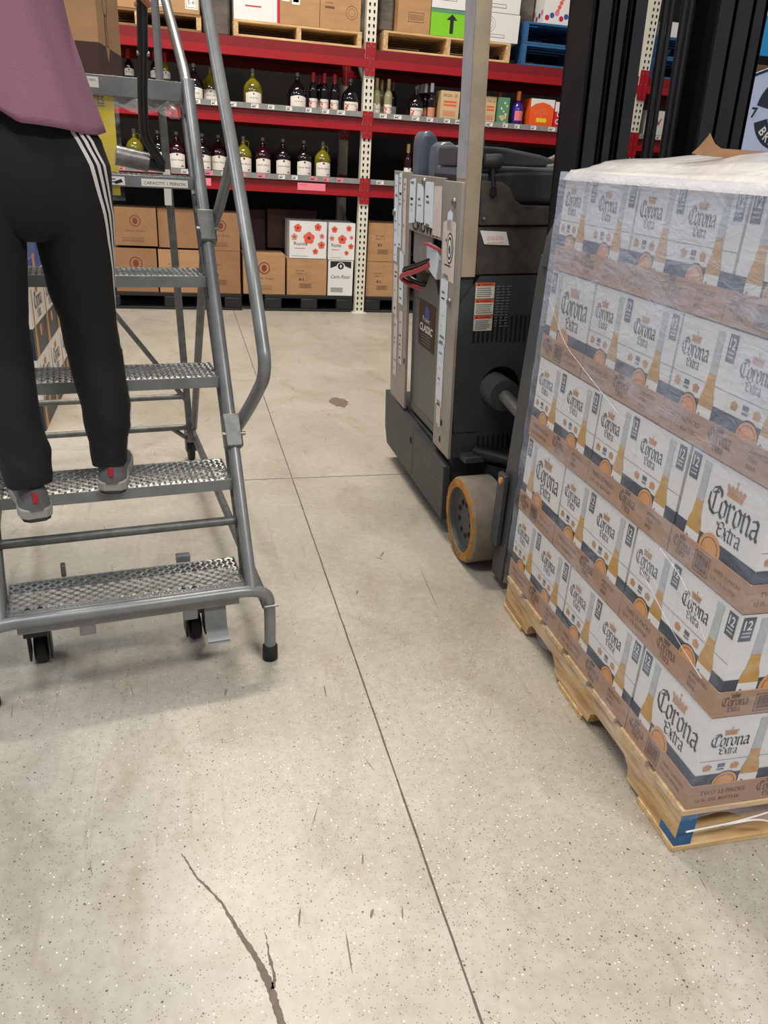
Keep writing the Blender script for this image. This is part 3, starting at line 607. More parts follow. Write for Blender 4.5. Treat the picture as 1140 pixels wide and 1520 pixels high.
FB = [
 ('cardboard_carton', 'brown carton with round seal, upper left beside the person in black trousers', -.566, -.208, .545, .86, 'card2', a_seal),
 ('cardboard_carton', 'brown carton with round seal, lower left above the black pallet', -.584, -.225, .152, .525, 'card2', a_seal),
 ('cardboard_carton', 'dim brown carton on the upper row behind the square ladder upright', -.197, .165, .535, .86, 'card2', a_none),
 ('cardboard_carton', 'bright tan carton lower row behind the ladder fourth step', -.21, .160, .152, .520, 'card', a_code),
 ('cardboard_carton', 'brown carton with round seal between the ladder rail and handrail, upper', .179, .509, .528, .85, 'card2', a_seal),
 ('cardboard_carton', 'brown carton with barcode box between the ladder rail and handrail, lower', .172, .509, .152, .527, 'card2', a_code),
 ('cardboard_carton', 'low brown carton with round seal and loose flaps right of the handrail', .535, .92, .152, .510, 'card', a_seal),
 ('cardboard_carton', 'plain brown carton under the wide flower printed carton', .940, 1.312, .152, .482, 'card', a_code),
 ('flower_carton', 'wide white carton printed with coral flowers on the brown carton', .960, 1.305, .485, .808, 'white', a_rio),
 ('flower_carton', 'narrow white carton printed with coral flowers beside the cream post', 1.322, 1.572, .480, .808, 'white', a_rio),
 ('white_wine_carton', 'white and black wine carton with script name beside the cream post', 1.328, 1.566, .152, .476, 'white', a_cr),
 ('cardboard_carton', 'upper brown carton between the cream post and the forklift', 1.70, 2.02, .478, .82, 'card', a_code),
 ('cardboard_carton', 'lower brown carton between the cream post and the forklift', 1.70, 2.04, .152, .475, 'card', a_code)]
for n, l, x0, x1, z0, z1, c, a in FB: pbox(n, l, x0, x1, z0, z1, .34, c, a, group=('brown wine cartons on the floor pallets' if n == 'cardboard_carton' else None), y=7.42 if 'dim' not in l else 7.46)
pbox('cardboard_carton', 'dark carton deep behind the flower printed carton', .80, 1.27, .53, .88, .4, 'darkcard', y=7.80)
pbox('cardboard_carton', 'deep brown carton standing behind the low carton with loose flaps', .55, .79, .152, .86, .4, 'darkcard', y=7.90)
# boxes on the upper wine shelf, right bay
def a_spice(m, fr, w_, h):
    m.text('SPICED', w_ * .12, h * .82, h * .12, 'brown_ink', fr, .0008, 'l', w_ * .45); m.rect(w_ * .15, h * .64, w_ * .85, h * .70, 'coral', fr); m.rect(w_ * .15, h * .54, w_ * .85, h * .60, 'coral', fr); m.rect(w_ * .15, h * .24, w_ * .8, h * .40, 'labelpeach', fr); m.disc(w_ * .8, h * .86, .015, 'gold', fr)
pbox('wine_box', 'tan printed box between the dark bottles and the forklift guard post', 2.30, 2.475, Z2, Z2 + .262, .16, 'tan', a_spice)
def a_teal(m, fr, w_, h):
    for k in range(9): m.disc(w_ * (.15 + .7 * ((k * 37 % 10) / 10)), h * (.1 + .09 * k), .010, 'yellow' if k % 2 else 'white', fr, .0007, 7)
    m.rect(w_ * .2, h * .3, w_ * .8, h * .42, 'tan', fr, .0006)
for k in range(3): pbox('wine_box', ('green carton with cream dots left of the purple bottle', 'tan leaf printed carton, middle of the angled row', 'tan leaf printed carton, farthest left of the angled row')[k], 2.86 - .12 * k, 2.965 - .12 * k, Z2, Z2 + .25, .2, 'teal' if k == 0 else 'tan', a_teal if k == 0 else a_spice, y=7.42 + .03 * k)
def a_orange(m, fr, w_, h):
    m.poly([(0, h), (w_, h), (w_, h * .72), (w_ * .8, h * .84), (w_ * .5, h * .9), (w_ * .2, h * .84), (0, h * .72)][::-1], 'white', fr); m.text('REAL', w_ / 2, h * .62, h * .1, 'labelpeach', fr, .0008, 'c', w_ * .3); m.text('MANDARIN', w_ / 2, h * .52, h * .09, 'labelpeach', fr, .0008, 'c', w_ * .6)
    for k in range(3): m.disc(w_ * (.36 + .14 * k), h * .34, .02, 'yellow', fr, .0008 + .0001 * k, 10)
pbox('wine_box', 'bright orange carton with white arched top right of the purple bottle', 3.165, 3.40, Z2, Z2 + .262, .26, 'orangebox', a_orange)
def a_rings(m, fr, w_, h):
    m.rect(0, h * .68, w_, h, 'white', fr); m.rect(0, 0, w_, h * .14, 'goldbox', fr)
    for k, (u, v) in enumerate(((.3, .6), (.75, .55), (.25, .35), (.8, .3), (.5, .18))): m.ring(w_ * u, h * v, .022, .008, 'white', fr, .0008)
pbox('wine_box', 'red carton with white rings right beside the orange carton', 3.41, 3.56, Z2, Z2 + .25, .2, 'redprint', a_rings)
def a_vert(m, fr, w_, h):
    m.disc(w_ * .5, h * .8, .02, 'grey_ink', fr); m.rect(w_ * .2, h * .1, w_ * .4, h * .6, 'tag', fr); m.rect(w_ * .6, h * .3, w_ * .7, h * .5, 'grey_ink', fr)
pbox('wine_box', 'white wine carton beside the second cream post, between the mast rails', 4.04, 4.19, Z2, Z2 + .25, .2, 'white', a_vert)
def a_W(m, fr, w_, h):
    m.text('W', w_ * .3, h * .5, h * .34, 'redprint', fr, .0008, 'l', w_ * .55, bold=.02); m.rect(0, 0, w_, h * .14, 'redprint', fr); m.disc(w_ * .45, h * .16, .016, 'orange', fr, .001)
pbox('wine_box', 'white carton with a big red W seen between the mast hoses', 4.37, 4.56, Z2, Z2 + .25, .2, 'white', a_W)
pbox('wine_box', 'mustard yellow carton seen just left of the right mast channel', 4.63, 4.80, Z2, Z2 + .235, .2, 'goldbox', a_vert)

# ------------------------------------------------------------------ pallets
def pallet(name, label, x0, x1, y0, y1, z0, mt='wood', mty='woody', H=.118, along='y', mats=None, group=None, notch=True):
    """stringers run along Y, boards along X"""
    r = thing(name, label, 'pallet', at((x0 + x1) / 2, (y0 + y1) / 2, z0), group); bd = .016; zs0, zs1 = z0 + bd, z0 + H - bd
    L_ = y1 - y0; W_ = x1 - x0
    n = 7; gap = (L_ - n * .105) / (n - 1)
    for k in range(n):
        m = MB(); a = y0 + k * (.105 + gap); m.box((x0, a, zs1), (x1, a + .105, z0 + H), mt if not (mats and k % 3 == 1) else mats); m.build('top_board', r, bevel=.0015)
    for k, a in enumerate((y0, y0 + L_ * .27 , y0 + L_ * .5 - .05, y0 + L_ * .73 - .1, y1 - .14)):
        if k in (1, 3): continue
        m = MB(); m.box((x0, a, z0), (x1, a + (.14 if k != 2 else .1), zs0), mt); m.build('bottom_board', r, bevel=.0015)
    for k, a in enumerate((x0, (x0 + x1) / 2 - .019, x1 - .038)):
        m = MB(); fr = frame((a, y0, zs0), (0, 1, 0), (0, 0, 1)); h = zs1 - zs0; nt_ = h * .48
        prof = [(0, 0)]
        for c in (.27, .73):
            w0, w1 = c * L_ - .115, c * L_ + .115
            if notch: prof += [(w0, 0), (w0 + .004, nt_ * .7), (w0 + .02, nt_), (w1 - .02, nt_), (w1 - .004, nt_ * .7), (w1, 0)]
        prof += [(L_, 0), (L_, h), (0, h)]
        m.prism(prof, mty, fr, 0, .038); m.build('stringer', r, smooth=30)
    return r
ZU = 2.207
pallet('wooden_pallet', 'pine pallet on the top beam behind the ladder top', -.75, .235, 7.40, 8.40, ZU, 'wooddk', 'woody', group='pine pallets on the top beams')
pallet('wooden_pallet', 'pine pallet on the top beam just left of the cream post', .49, 1.555, 7.385, 8.40, ZU, 'wood', 'woody', group='pine pallets on the top beams')
pallet('wooden_pallet', 'pine pallet on the top beam behind the forklift guard post', 1.745, 2.90, 7.385, 8.40, ZU, 'wood', 'woody', H=.15, group='pine pallets on the top beams')
def bluepal(lb, z): pallet('blue_pallet', lb, 3.02, 4.15, 7.40, 8.40, z, 'bluewood', 'bluewood', H=.165, group='blue pallets stacked on the top beam', notch=True)
bluepal('lower blue painted pallet of the stacked pair on the top beam', ZU); bluepal('upper blue painted pallet of the stacked pair on the top beam', ZU + .167)
pallet('blue_pallet', 'blue pallet seen between the mast hoses', 4.30, 5.4, 7.40, 8.40, ZU, 'bluewood', 'bluewood', H=.165, group='blue pallets right of the second post')
pallet('blue_pallet', 'upper blue pallet seen between the mast hoses', 4.30, 5.4, 7.40, 8.40, ZU + .167, 'bluewood', 'bluewood', H=.165, group='blue pallets right of the second post')
zt = ZU + .12
def a_tagpaper(m, fr, w_, h): m.rect(w_ * .5, h * .1, w_ * .95, h * .5, 'tag', fr); m.frame_rect(w_ * .53, h * .13, w_ * .92, h * .46, .003, 'grey_ink', fr); m.text('5 41', w_ * .6, h * .2, h * .12, 'ink', fr)
def a_red(m, fr, w_, h): m.disc(w_ * .35, h * .55, .06, 'coral', fr, .0006, 20, .03); m.rect(w_ * .25, h * .3, w_ * .6, h * .33, 'redprint', fr); m.rect(w_ * .95, 0, w_, h, 'redprint', fr)
def a_juice(m, fr, w_, h):
    m.text('MERLOT RESERVE', w_ * .2, h * .86, h * .06, 'brown_ink', fr, .0008, 'l', w_ * .6); m.ring(w_ * .78, h * .4, .05, .004, 'brown_ink', fr); m.ring(w_ * .78, h * .4, .03, .003, 'brown_ink', fr); m.text('LIVING', w_ * .12, h * .55, h * .07, 'brown_ink', fr); m.rect(w_ * .12, h * .45, w_ * .35, h * .5, 'brown_ink', fr)
pbox('cardboard_carton', 'brown carton with pasted papers on the pallet behind the ladder top', -.42, .0, zt, zt + .33, .4, 'card', a_tagpaper)
pbox('cardboard_carton', 'brown carton with pasted label just left of the ladder handrail top', .004, .225, zt, zt + .33, .4, 'card', a_tagpaper)
pbox('wrapped_carton', 'white wrapped carton with red print at the left end of the middle pallet', .495, .862, zt, zt + .32, .4, 'white', a_red)
pbox('cardboard_carton', 'brown carton with paper labels in the middle of the middle pallet', .866, 1.195, zt, zt + .32, .4, 'card', lambda m, fr, w_, h: (m.rect(w_ * .05, h * .5, w_ * .25, h * .95, 'tag', fr), m.rect(w_ * .3, h * .45, w_ * .5, h * .95, 'tag', fr), m.rect(w_ * .33, h * .5, w_ * .47, h * .6, 'ink', fr), m.rect(w_ * .08, h * .6, w_ * .2, h * .8, 'ink', fr, .0008)))
pbox('cardboard_carton', 'brown carton with plant print right on the middle pallet', 1.199, 1.54, zt, zt + .32, .4, 'card', a_juice)
m = MB(); m.box((.25, 7.5, ZU + .003), (.47, 8.3, 3.0), 'wrapdk'); tag(m.build('wrapped_load', bevel=.02), 'smoky wrapped load standing between the two left pallets', 'wrapped load')
zt2 = ZU + .152
m = MB(); m.box((1.72, 7.9, zt2 + .003), (1.855, 8.3, 3.1), 'wrapdk'); m.box((1.72, 7.5, zt2 + .003), (1.855, 7.9, 3.1), 'wrapdk'); tag(m.build('wrapped_load', bevel=.02), 'smoky wrapped load beside the cream post on the right pallet', 'wrapped load')
pbox('cardboard_carton', 'brown wrapped carton with printed frame left of the lime green one', 1.862, 2.148, zt2, zt2 + .40, .4, 'card', a_plainbox)
def a_arrow(m, fr, w_, h):
    m.rect(w_ * .47, h * .12, w_ * .56, h * .66, 'ink', fr); m.poly([(w_ * .38, h * .62), (w_ * .65, h * .62), (w_ * .515, h * .84)], 'ink', fr, .0008); m.rect(0, h * .86, w_, h, 'teal', fr)
pbox('lime_carton', 'lime green carton with a black up arrow on the right pallet', 2.155, 2.52, zt2, zt2 + .2, .4, 'green', a_arrow)
pbox('white_carton', 'white carton on top of the lime green carton', 2.155, 2.52, zt2 + .202, zt2 + .5, .4, 'white', lambda m, fr, w_, h: m.frame_rect(w_ * .2, h * .2, w_ * .6, h * .5, .004, 'grey_ink', fr))
def a_wdraw(m, fr, w_, h): m.ring(w_ * .35, h * .6, .06, .003, 'grey_ink', fr); m.ring(w_ * .35, h * .6, .04, .003, 'grey_ink', fr); m.rect(w_ * .3, h * .15, w_ * .7, h * .27, 'grey_ink', fr); m.rect(w_ * .31, h * .17, w_ * .69, h * .25, 'white', fr, .001)
pbox('white_carton', 'lower white wrapped carton right of the guard post on the right pallet', 2.53, 2.965, zt2, zt2 + .215, .4, 'white', a_wdraw)
pbox('white_carton', 'upper white wrapped carton right of the guard post on the right pallet', 2.53, 2.955, zt2 + .217, zt2 + .46, .4, 'white', a_wdraw)
def a_sang(m, fr, w_, h):
    m.text('Sangria', w_ * .15, h * .72, h * .2, 'blueprint', fr, .0009, 'l', w_ * .8, shear=.2)
    for k in range(9): m.disc(w_ * (.08 + .105 * k), h * (.14 + .12 * ((k * 7) % 3) / 2), .022, ('redprint', 'blueprint', 'pinkprint')[k % 3], fr, .0007 + .0001 * k, 10)
    for k in range(4): m.disc(w_ * (.3 + .03 * k), h * (.3 + .1 * k), .018, 'coral', fr, .0008, 8)
zb = ZU + .334
pbox('sangria_carton', 'white fruit printed carton on the blue pallets, left of the mast', 3.19, 3.62, zb, zb + .33, .5, 'white', a_sang, sideart=a_sang, y=7.42)
pbox('sangria_carton', 'tall white carton seen between the mast and its first hose', 3.66, 4.0, zb, zb + .5, .4, 'white', a_vert)
pbox('white_carton', 'white carton seen between the two mast hoses', 4.36, 4.62, zb, zb + .12, .4, 'white')
m = MB(); m.box((3.03, 7.6, zb + .002), (3.17, 8.3, 3.0), 'wrapdk'); tag(m.build('wrapped_load', bevel=.01), 'grey wrapped load between white cartons and fruit printed carton', 'wrapped load')
for k, (x0, x1) in enumerate(((-.72, .52), (.73, 1.575), (1.69, 2.85))):
    r = thing('plastic_pallet', ('black plastic pallet on the floor behind the ladder', 'black plastic pallet on the floor left of the cream post', 'black plastic pallet on the floor right of the cream post')[k], 'pallet', at((x0 + x1) / 2, 7.9, 0), 'black floor pallets under the rack')
    MB().box((x0, 7.42, .118), (x1, 8.4, .15), 'blackpal').build('deck', r, bevel=.004)
    n = 3
    for i in range(n):
        for yy in (7.42, 7.86, 8.28):
            c = x0 + (x1 - x0 - .16) * i / (n - 1); MB().box((c, yy, .022), (c + .16, yy + .12, .119), 'blackpal').build('block', r, bevel=.01)
    for yy in (7.42, 7.86, 8.28): MB().box((x0, yy, .0), (x1, yy + .12, .022), 'blackpal').build('runner', r, bevel=.004)

# ------------------------------------------------------------------ wrapped pallet of beer
PA = -.015; PO = V3((.981, 1.019, 0)); PF = Matrix.Translation(PO) @ Matrix.Rotation(PA, 4, 'Z')
PH = .122; LH = .2447
bp = thing('wooden_pallet', 'pine pallet with one blue painted end under the wrapped beer cases', 'pallet', PF)
def pal_beer():
    W_, L_ = 1.17, 1.03; bd = .016
    for k in range(7):
        a = k * (L_ - .12) / 6; m = MB(PF); m.box((0, a, PH - bd), (W_, a + .12, PH), 'wood'); m.build('top_board', bp, bevel=.002)
    for a in (0, L_ / 2 - .07, L_ - .15):
        m = MB(PF); m.box((0, a, 0), (W_, a + .15, bd), 'wood'); m.build('bottom_board', bp, bevel=.002)
    for k, a in enumerate((0.004, W_ / 2 - .02, W_ - .044)):
        m = MB(PF); fr = frame(tuple(PF.to_3x3().inverted() @ V3((0, 0, 0)) + V3((a, .003, bd))), (0, 1, 0), (0, 0, 1)); h = PH - 2 * bd; nt_ = h * .55; prof = [(0, 0)]
        for c in (.30, .71):
            w0, w1 = c * L_ - .105, c * L_ + .105; prof += [(w0, 0), (w0 + .006, nt_ * .6), (w0 + .03, nt_), (w1 - .03, nt_), (w1 - .006, nt_ * .6), (w1, 0)]
        prof += [(L_ - .006, 0), (L_ - .006, h), (0, h)]
        m.prism(prof, 'woody', fr, 0, .040)
        if k == 0: m.box((a - .0008, .0015, bd + .001), (a + .0405, .0030, PH - bd - .001), 'bluewood'); m.box((a - .0009, .003, bd + .001), (a, .06, bd + .022), 'bluewood')
        m.build('stringer', bp)
pal_beer()
LAYER = ('bottom', 'second lowest', 'middle', 'second highest', 'top')
SIDE = {0: 'near end', 1: 'middle', 2: 'far end'}
proto = None; fronts = 0
for li in range(5):
    z = PH + .0015 + li * LH; cases = []
    if li % 2 == 0:   # near row lies along the front
        for k in range(3): cases.append((TL / 2 + k * (TL + .002), TW / 2, 0, ('at the near corner' if k == 0 else ('second along the front' if k == 1 else 'third along the front'))))
        for k in range(2): cases.append((TW / 2, TW + .002 + TL / 2 + k * (TL + .002), 90, ('middle of the long left side' if k == 0 else 'far end of the left side')))
    else:
        for k in range(2): cases.append((TW / 2, TL / 2 + k * (TL + .002), 90, ('at the near corner' if k == 0 else 'middle of the long left side')))
        cases.append((TL / 2, 2 * TL + .006 + TW / 2, 0, 'far end of the left side'))
        for k in range(1, 4): cases.append((TW / 2 + k * (TW + .002), TL / 2, 90, ('second', 'third', 'fourth')[k - 1] + ' along the front'))
    for cx, cy, rz, where in cases:
        j = V3((random.uniform(-.0008, .0008), 0, 0))
        Mx = PF @ Matrix.Translation(V3((.006 + cx + j.x, .002 + cy, z))) @ Matrix.Rotation(math.radians(rz), 4, 'Z')
        if proto is None: proto = make_case(Mx); o = proto
        else: o = copy_tree(proto); o.matrix_world = Mx
        tag(o, 'beer case of two cartons, %s layer, %s' % (LAYER[li], where), 'beer case', 'beer cases wrapped on the pallet')
# stretch film round the stack, wrinkled
def film_wrap():
    m = MB(PF); W_, L_ = 1.166, 1.036; rings = []; N = 40
    zs = [PH - .03 + k * (LH * 5 + .03 + .004) / 60 for k in range(61)]
    base = []
    for k in range(N): base.append((-.006, .0 + (L_) * (1 - k / N)))
    for k in range(N): base.append((-.006 + (W_ + .012) * k / N, -.006))
    for k in range(N): base.append((W_ + .006, L_ * k / N))
    for k in range(N): base.append((W_ + .006 - (W_ + .012) * k / N, L_ + .006))
    cx, cy = W_ / 2, L_ / 2
    for i, z in enumerate(zs):
        r = []
        for k, (x, y) in enumerate(base):
            f = ((z - PH) / LH) % 1.0; tuck = .004 if f > .3 else .0
            n = .002 * math.sin(k * .9 + z * 21) + .002 * math.sin(k * .37 - z * 27)
            dd = V3((x - cx, y - cy, 0)).normalized() * (abs(n) * .8 + .002)
            dz = (.02 * math.sin(k * .35) + .012 * math.sin(k * .9)) if i == 0 else 0
            r.append(V3((x, y, z + dz)) + dd)
        rings.append(r)
    m.loft(rings, 'film', cap=False)
    return m
fw = thing('stretch_film', 'clear stretch film wound round the stacked beer cases with a milky draped top sheet', 'film', PF)
film_wrap().build('side_wrap', fw, 60)
m = MB(PF); NX, NY = 60, 48; vs = []; zt_ = PH + 5 * LH
for j in range(NY + 1):
    for i in range(NX + 1):
        x, y = -.008 + 1.18 * i / NX, -.008 + 1.05 * j / NY
        e = min(x + .008, 1.172 - x, y + .008, 1.042 - y) / .08; e = max(0, min(1, e)); e2 = max(0, min(1, e / 3))
        e3 = max(0, min(1, e * .35 + max(0, x - .02) / .30)) * e; hump = e3 * (.052 + .012 * math.sin(x * 5.1 + .4) * math.cos(y * 4.3 - 1)) + e * (.005 * math.sin(x * 15 + y * 6) + .002 * math.sin(y * 21 - x * 10)) + .003
        vs.append((x, y, zt_ + (.005 + max(0, hump) if e > 0 else -.016)))
m.add(vs, [(j * (NX + 1) + i, j * (NX + 1) + i + 1, (j + 1) * (NX + 1) + i + 1, (j + 1) * (NX + 1) + i) for j in range(NY) for i in range(NX)], 'film_top'); m.build('top_sheet', fw, 70)
for (a, b, c) in (((.28, -.012, .11), (.14, -.016, .085), (.01, -.014, .075)), ((.10, -.015, .08), (.18, -.02, .09), (.24, -.018, .062))):
    m = MB(PF); m.tube([a, b, c], .0022, 'film_top', 6, fillet=.06); m.build('film_tail', fw, 60)
for strand in (((.99, 1.03), (.85, .93), (.70, .885), (.53, .84)), ((.31, .54), (.15, .475), (.04, .44)), ((.26, .62), (.16, .60), (.06, .52))):
    m = MB(PF)
    pts = [V3((-.013 - .002 * math.sin(i * 2.0), t, z)) for i, (t, z) in enumerate(strand)]
    m.tube(pts, .0010, 'film_strand', 6, fillet=.05); m.build('film_strand', fw, 60)
# opened cardboard flap and divider on top of the load
ft = PF @ Matrix.Translation((.13, .60, zt_ + .052))
m = MB(ft)
q = [(-.012, 0, 0), (.42, .0, 0), (.42, .003, .018), (.03, .004, .016), (.012, .004, .024), (-.004, .006, .044)]
m.add(q, [(0, 1, 2, 3, 4, 5)], 'card'); m.add([(a, b + .003, c) for a, b, c in q], [(5, 4, 3, 2, 1, 0)], 'card2')
m.add([(-.030, .02, .004), (-.012, 0, .0), (-.004, .006, .044), (-.018, .015, .018)], [(0, 1, 2, 3)], 'card2')
tag(m.build('cardboard_flap', smooth=0), 'torn brown cardboard flap standing up on the milky top sheet', 'cardboard')
sol = bpy.data.objects['cardboard_flap'].modifiers.new('thick', 'SOLIDIFY'); sol.thickness = .003

# ------------------------------------------------------------------ stand-up forklift
LEAN = math.radians(-2.5)
TF = Matrix.Translation((.95, 2.4, 0)) @ Matrix.Rotation(LEAN, 4, 'Y') @ Matrix.Translation((-.95, -2.4, 0))
truck = thing('forklift', 'grey and black stand-up forklift with sticker covered side parked behind the beer pallet', 'forklift', TF @ Matrix.Translation((1.38, 2.9, 0)))
X0, X1, Y0, Y1 = .965, 1.83, 2.585, 3.47
def B(lo, hi, mt, name, bevel=.004, parent=truck):
    m = MB(TF); m.box(lo, hi, mt); return m.build(name, parent, bevel=bevel)
# chassis skirt
m = MB(TF); fr = frame((X0 - .022, Y1 + .05, 0), (0, -1, 0), (0, 0, 1))
m.prism([(0, .16), (.04, .08), (.93, .075), (.93, .30), (0, .34)], 'truckdk', fr, -.03, 0); sk = m.build('side_skirt', truck, bevel=.003)
m = MB(TF); m.rect(.50, .10, .503, .30, 'hole', fr, .001); m.disc(.47, .245, .014, 'hole', fr, .0012, 12); 
for k in range(6): a = random.uniform(.55, .9); m.poly([(a, .2 + .01 * k), (a + .05, .19 + .01 * k), (a + .05, .193 + .01 * k)], 'steel', fr, .001)
m.build('skirt_marks', sk)
B((X0 + .01, Y0 + .02, .10), (X1, Y1 + .04, .33), 'truckdk', 'chassis', .01)
B((X0 + .10, Y0 + .03, .33), (X1, Y1, 1.0), 'truckblk', 'battery_compartment', .006)
# side plate with opening for the battery
fr = frame((X0 - .012, Y1, 0), (0, -1, 0), (0, 0, 1)); SL = Y1 - Y0   # u from far to near
m = MB(TF)
for (u0, v0, u1, v1) in ((0, .335, .255, 1.315), (.255, 1.10, .70, 1.307), (.70, .335, SL + .01, 1.30)): m.prism([(u0, v0), (u1, v0), (u1, v1), (u0, v1)], 'beige', fr, -.012, 0)
pl = m.build('side_plate', truck, bevel=.002)
# battery visible through the opening
fb = frame((X0 + .012, Y1, 0), (0, -1, 0), (0, 0, 1))
m = MB(TF); m.prism([(.265, .345), (.69, .345), (.69, .875), (.60, .89), (.57, .95), (.50, .96), (.44, .90), (.265, .87)][:], 'battery', fb, -.12, 0)
m.frame_rect(.30, .38, .66, .84, .003, 'truckdk', fb); bat = m.build('battery', truck, bevel=.003)
m = MB(TF); m.rect(.37, .66, .59, .845, 'darkcard', fb, .0015); m.disc(.485, .80, .032, 'blueprint', fb, .002); m.text('Power', .43, .765, .032, 'label', fb, .0026, 'l', .10); m.text('CLASSIC', .39, .725, .042, 'label', fb, .0026, 'l', .18, bold=.03, shear=.2)
for k in range(4): m.rect(.42, .71 - .012 * k, .54, .714 - .012 * k, 'grey_ink', fb, .0025)
m.build('battery_label', bat)
B((X0 + .02, Y1 - .70, .955), (X0 + .10, Y1 - .26, 1.10), 'hole', 'connector_recess', .002)
m = MB(TF); m.prism([(.28, .98), (.50, .96), (.50, 1.07), (.54, 1.075), (.54, 1.095), (.28, 1.095)], 'strip', fb, .0, .008); m.build('recess_flap', truck)
m = MB(TF); m.prism([(.52, .985), (.64, .955), (.66, 1.03), (.64, 1.065), (.50, 1.075)], 'paper', fb, .0, .022); cn = m.build('battery_connector', truck, bevel=.004)
def P3(u, v, l): return fb(u, v, l)
m = MB(TF); m.tube([P3(.56, 1.02, .012), P3(.44, .985, .03), P3(.30, .95, .05), P3(.275, .93, .045), P3(.32, .905, .01), P3(.42, .90, -.03)], .010, 'cableblk', 12, fillet=.06); m.build('battery_cable', truck, 60)
m = MB(TF); m.tube([P3(.56, 1.0, .020), P3(.44, .96, .04), P3(.30, .925, .06), P3(.268, .908, .055), P3(.31, .885, .02), P3(.42, .88, -.03)], .010, 'cablered', 12, fillet=.06); m.build('battery_cable', truck, 60)
m = MB(TF); m.tube([P3(.50, 1.07, .03), P3(.58, 1.075, .035), P3(.68, 1.06, .01)], .006, 'cablered', 8, fillet=.03); m.build('battery_cable', truck, 60)
# stickers, tape and lettering on the plate
m = MB(TF); random.seed(11)
st = [(.02, .95, .075, 1.30, 'paper'), (.085, 1.02, .145, 1.31, 'paper'), (.16, 1.0, .215, 1.29, 'paper2'), (.03, .72, .10, .94, 'paper2'), (.12, .78, .19, 1.0, 'paper'), (.05, .45, .11, .71, 'paper2'), (.14, .52, .20, .75, 'paper2'),
      (.255, 1.13, .345, 1.29, 'paper'), (.365, 1.135, .455, 1.275, 'paper'), (.47, 1.13, .585, 1.285, 'paper'), (.59, 1.11, .69, 1.275, 'paper2'), (.72, .98, .86, 1.17, 'paper2'), (.715, .74, .80, .99, 'paper'), (.72, .50, .79, .75, 'paper'), (.755, 1.14, .815, 1.20, 'paper'), (.73, .42, .78, .52, 'paper2')]
for u0, v0, u1, v1, c in st:
    j = lambda: random.uniform(-.006, .006)
    m.poly([(u0 + j(), v0 + j()), (u1 + j(), v0 + j()), (u1 + j(), v1 + j()), ((u0 + u1) / 2, v1 + j() + .004), (u0 + j(), v1 + j())], c, fr, .0012)
    for k in range(int((v1 - v0) / .02)):
        if random.random() < .45: w_ = random.uniform(.2, .6) * (u1 - u0); a = u0 + .2 * (u1 - u0); m.rect(a, v0 + .02 * k + .004, a + w_, v0 + .02 * k + random.uniform(.008, .014), random.choice(['grey_ink', 'grey_ink', 'ink', 'paper2']), fr, .0018)
m.text('CROWN', .31, 1.107, .055, 'ink', fr, .001, 'l', .34, bold=.03)
m.disc(.80, 1.085, .036, 'navy', fr, .002, 24, .052); m.ring(.80, 1.085, .031, .005, 'label', fr, .0024, 24, .046); m.disc(.80, 1.085, .018, 'label', fr, .0026, 20, .03); m.text('e', .80, 1.07, .05, 'navy', fr, .003, 'c', .02, bold=.05)
for u, v in ((.80, .45), (.79, .38), (.24, .55)): m.disc(u, v, .008, 'hole', fr, .002, 10, .014)
m.build('side_stickers', pl)
for (u, v) in ((.825, 1.235), (.825, .905), (.46, 1.285), (.025, 1.15)):
    m = MB(TF); m.lathe([(.016, 0), (.016, .004), (.010, .010), (0.004, .011)], (0, 0, 0), 'steel', 12, axis='x'); c = fr(u, v, 0)
    m.v = [V3((c.x - (p.x), c.y + p.y, c.z + p.z)) for p in m.v]; m.build('plate_bolt', truck, 50)
# front face panels
ff = frame((X0, Y0, 0), (1, 0, 0), (0, 0, 1)); FW = X1 - X0
m = MB(TF); cxh, czh = .175, .61
def ringfill(m, u0, v0, u1, v1, cu, cv, r, mt, fr, l):
    n = 24; pts = []
    for k in range(n + 1):
        a = 2 * PI * k / n; c, s_ = math.cos(a), math.sin(a)
        t = min([(u1 - cu) / c if c > 1e-6 else 9, (u0 - cu) / c if c < -1e-6 else 9, (v1 - cv) / s_ if s_ > 1e-6 else 9, (v0 - cv) / s_ if s_ < -1e-6 else 9])
        pts.append(((cu + r * c, cv + r * s_), (cu + t * c, cv + t * s_)))
    for a, b in zip(pts, pts[1:]): m.poly([a[0], a[1], b[1], b[0]], mt, fr, l)
    for (u, v) in ((u1, v1), (u0, v1), (u0, v0), (u1, v0)): pass
ringfill(m, 0, .44, .40, 1.005, cxh, czh, .075, 'truckdk', ff, .012)
m.prism([(.40, .34), (FW, .34), (FW, 1.005), (.40, 1.005)], 'truckdk', ff, 0, .012); m.rect(0, .34, .40, .44, 'truckdk', ff, .012)
m.rect(0, .437, .10, .44, 'hole', ff, .013)
fp = m.build('front_panel', truck, smooth=30)
B((X0 + .004, Y0 - .0, .34), (X0 + .05, Y0 + .03, 1.0), 'truckdk', 'corner_frame', .003)
m = MB(TF)
for k in range(14): m.rect(.055 + .0175 * k, .775, .063 + .0175 * k, .865, 'hole', ff, .0132)
m.build('vent_slots', fp); m = MB(TF)
for k in range(8): m.rect(.10 + .02 * k, .36, .107 + .02 * k, .42, 'hole', ff, .0132)
m.build('vent_slots', fp)
m = MB(TF); 
for k in range(3):
    z = .985 - .056 * (k + 1); m.rect(.055, z, .125, z + .054, 'warnp', ff, .0135); m.rect(.056, z + .042, .124, z + .054, 'warn', ff, .0140); m.poly([(.062, z + .044), (.070, z + .044), (.066, z + .052)], 'ink', ff, .0144); m.text('WARNING', .074, z + .0445, .009, 'ink', ff, .0144, 'l', .04)
    for q in range(5): m.rect(.060, z + .006 + .007 * q, .060 + random.uniform(.045, .06), z + .0085 + .007 * q, 'grey_ink', ff, .0144)
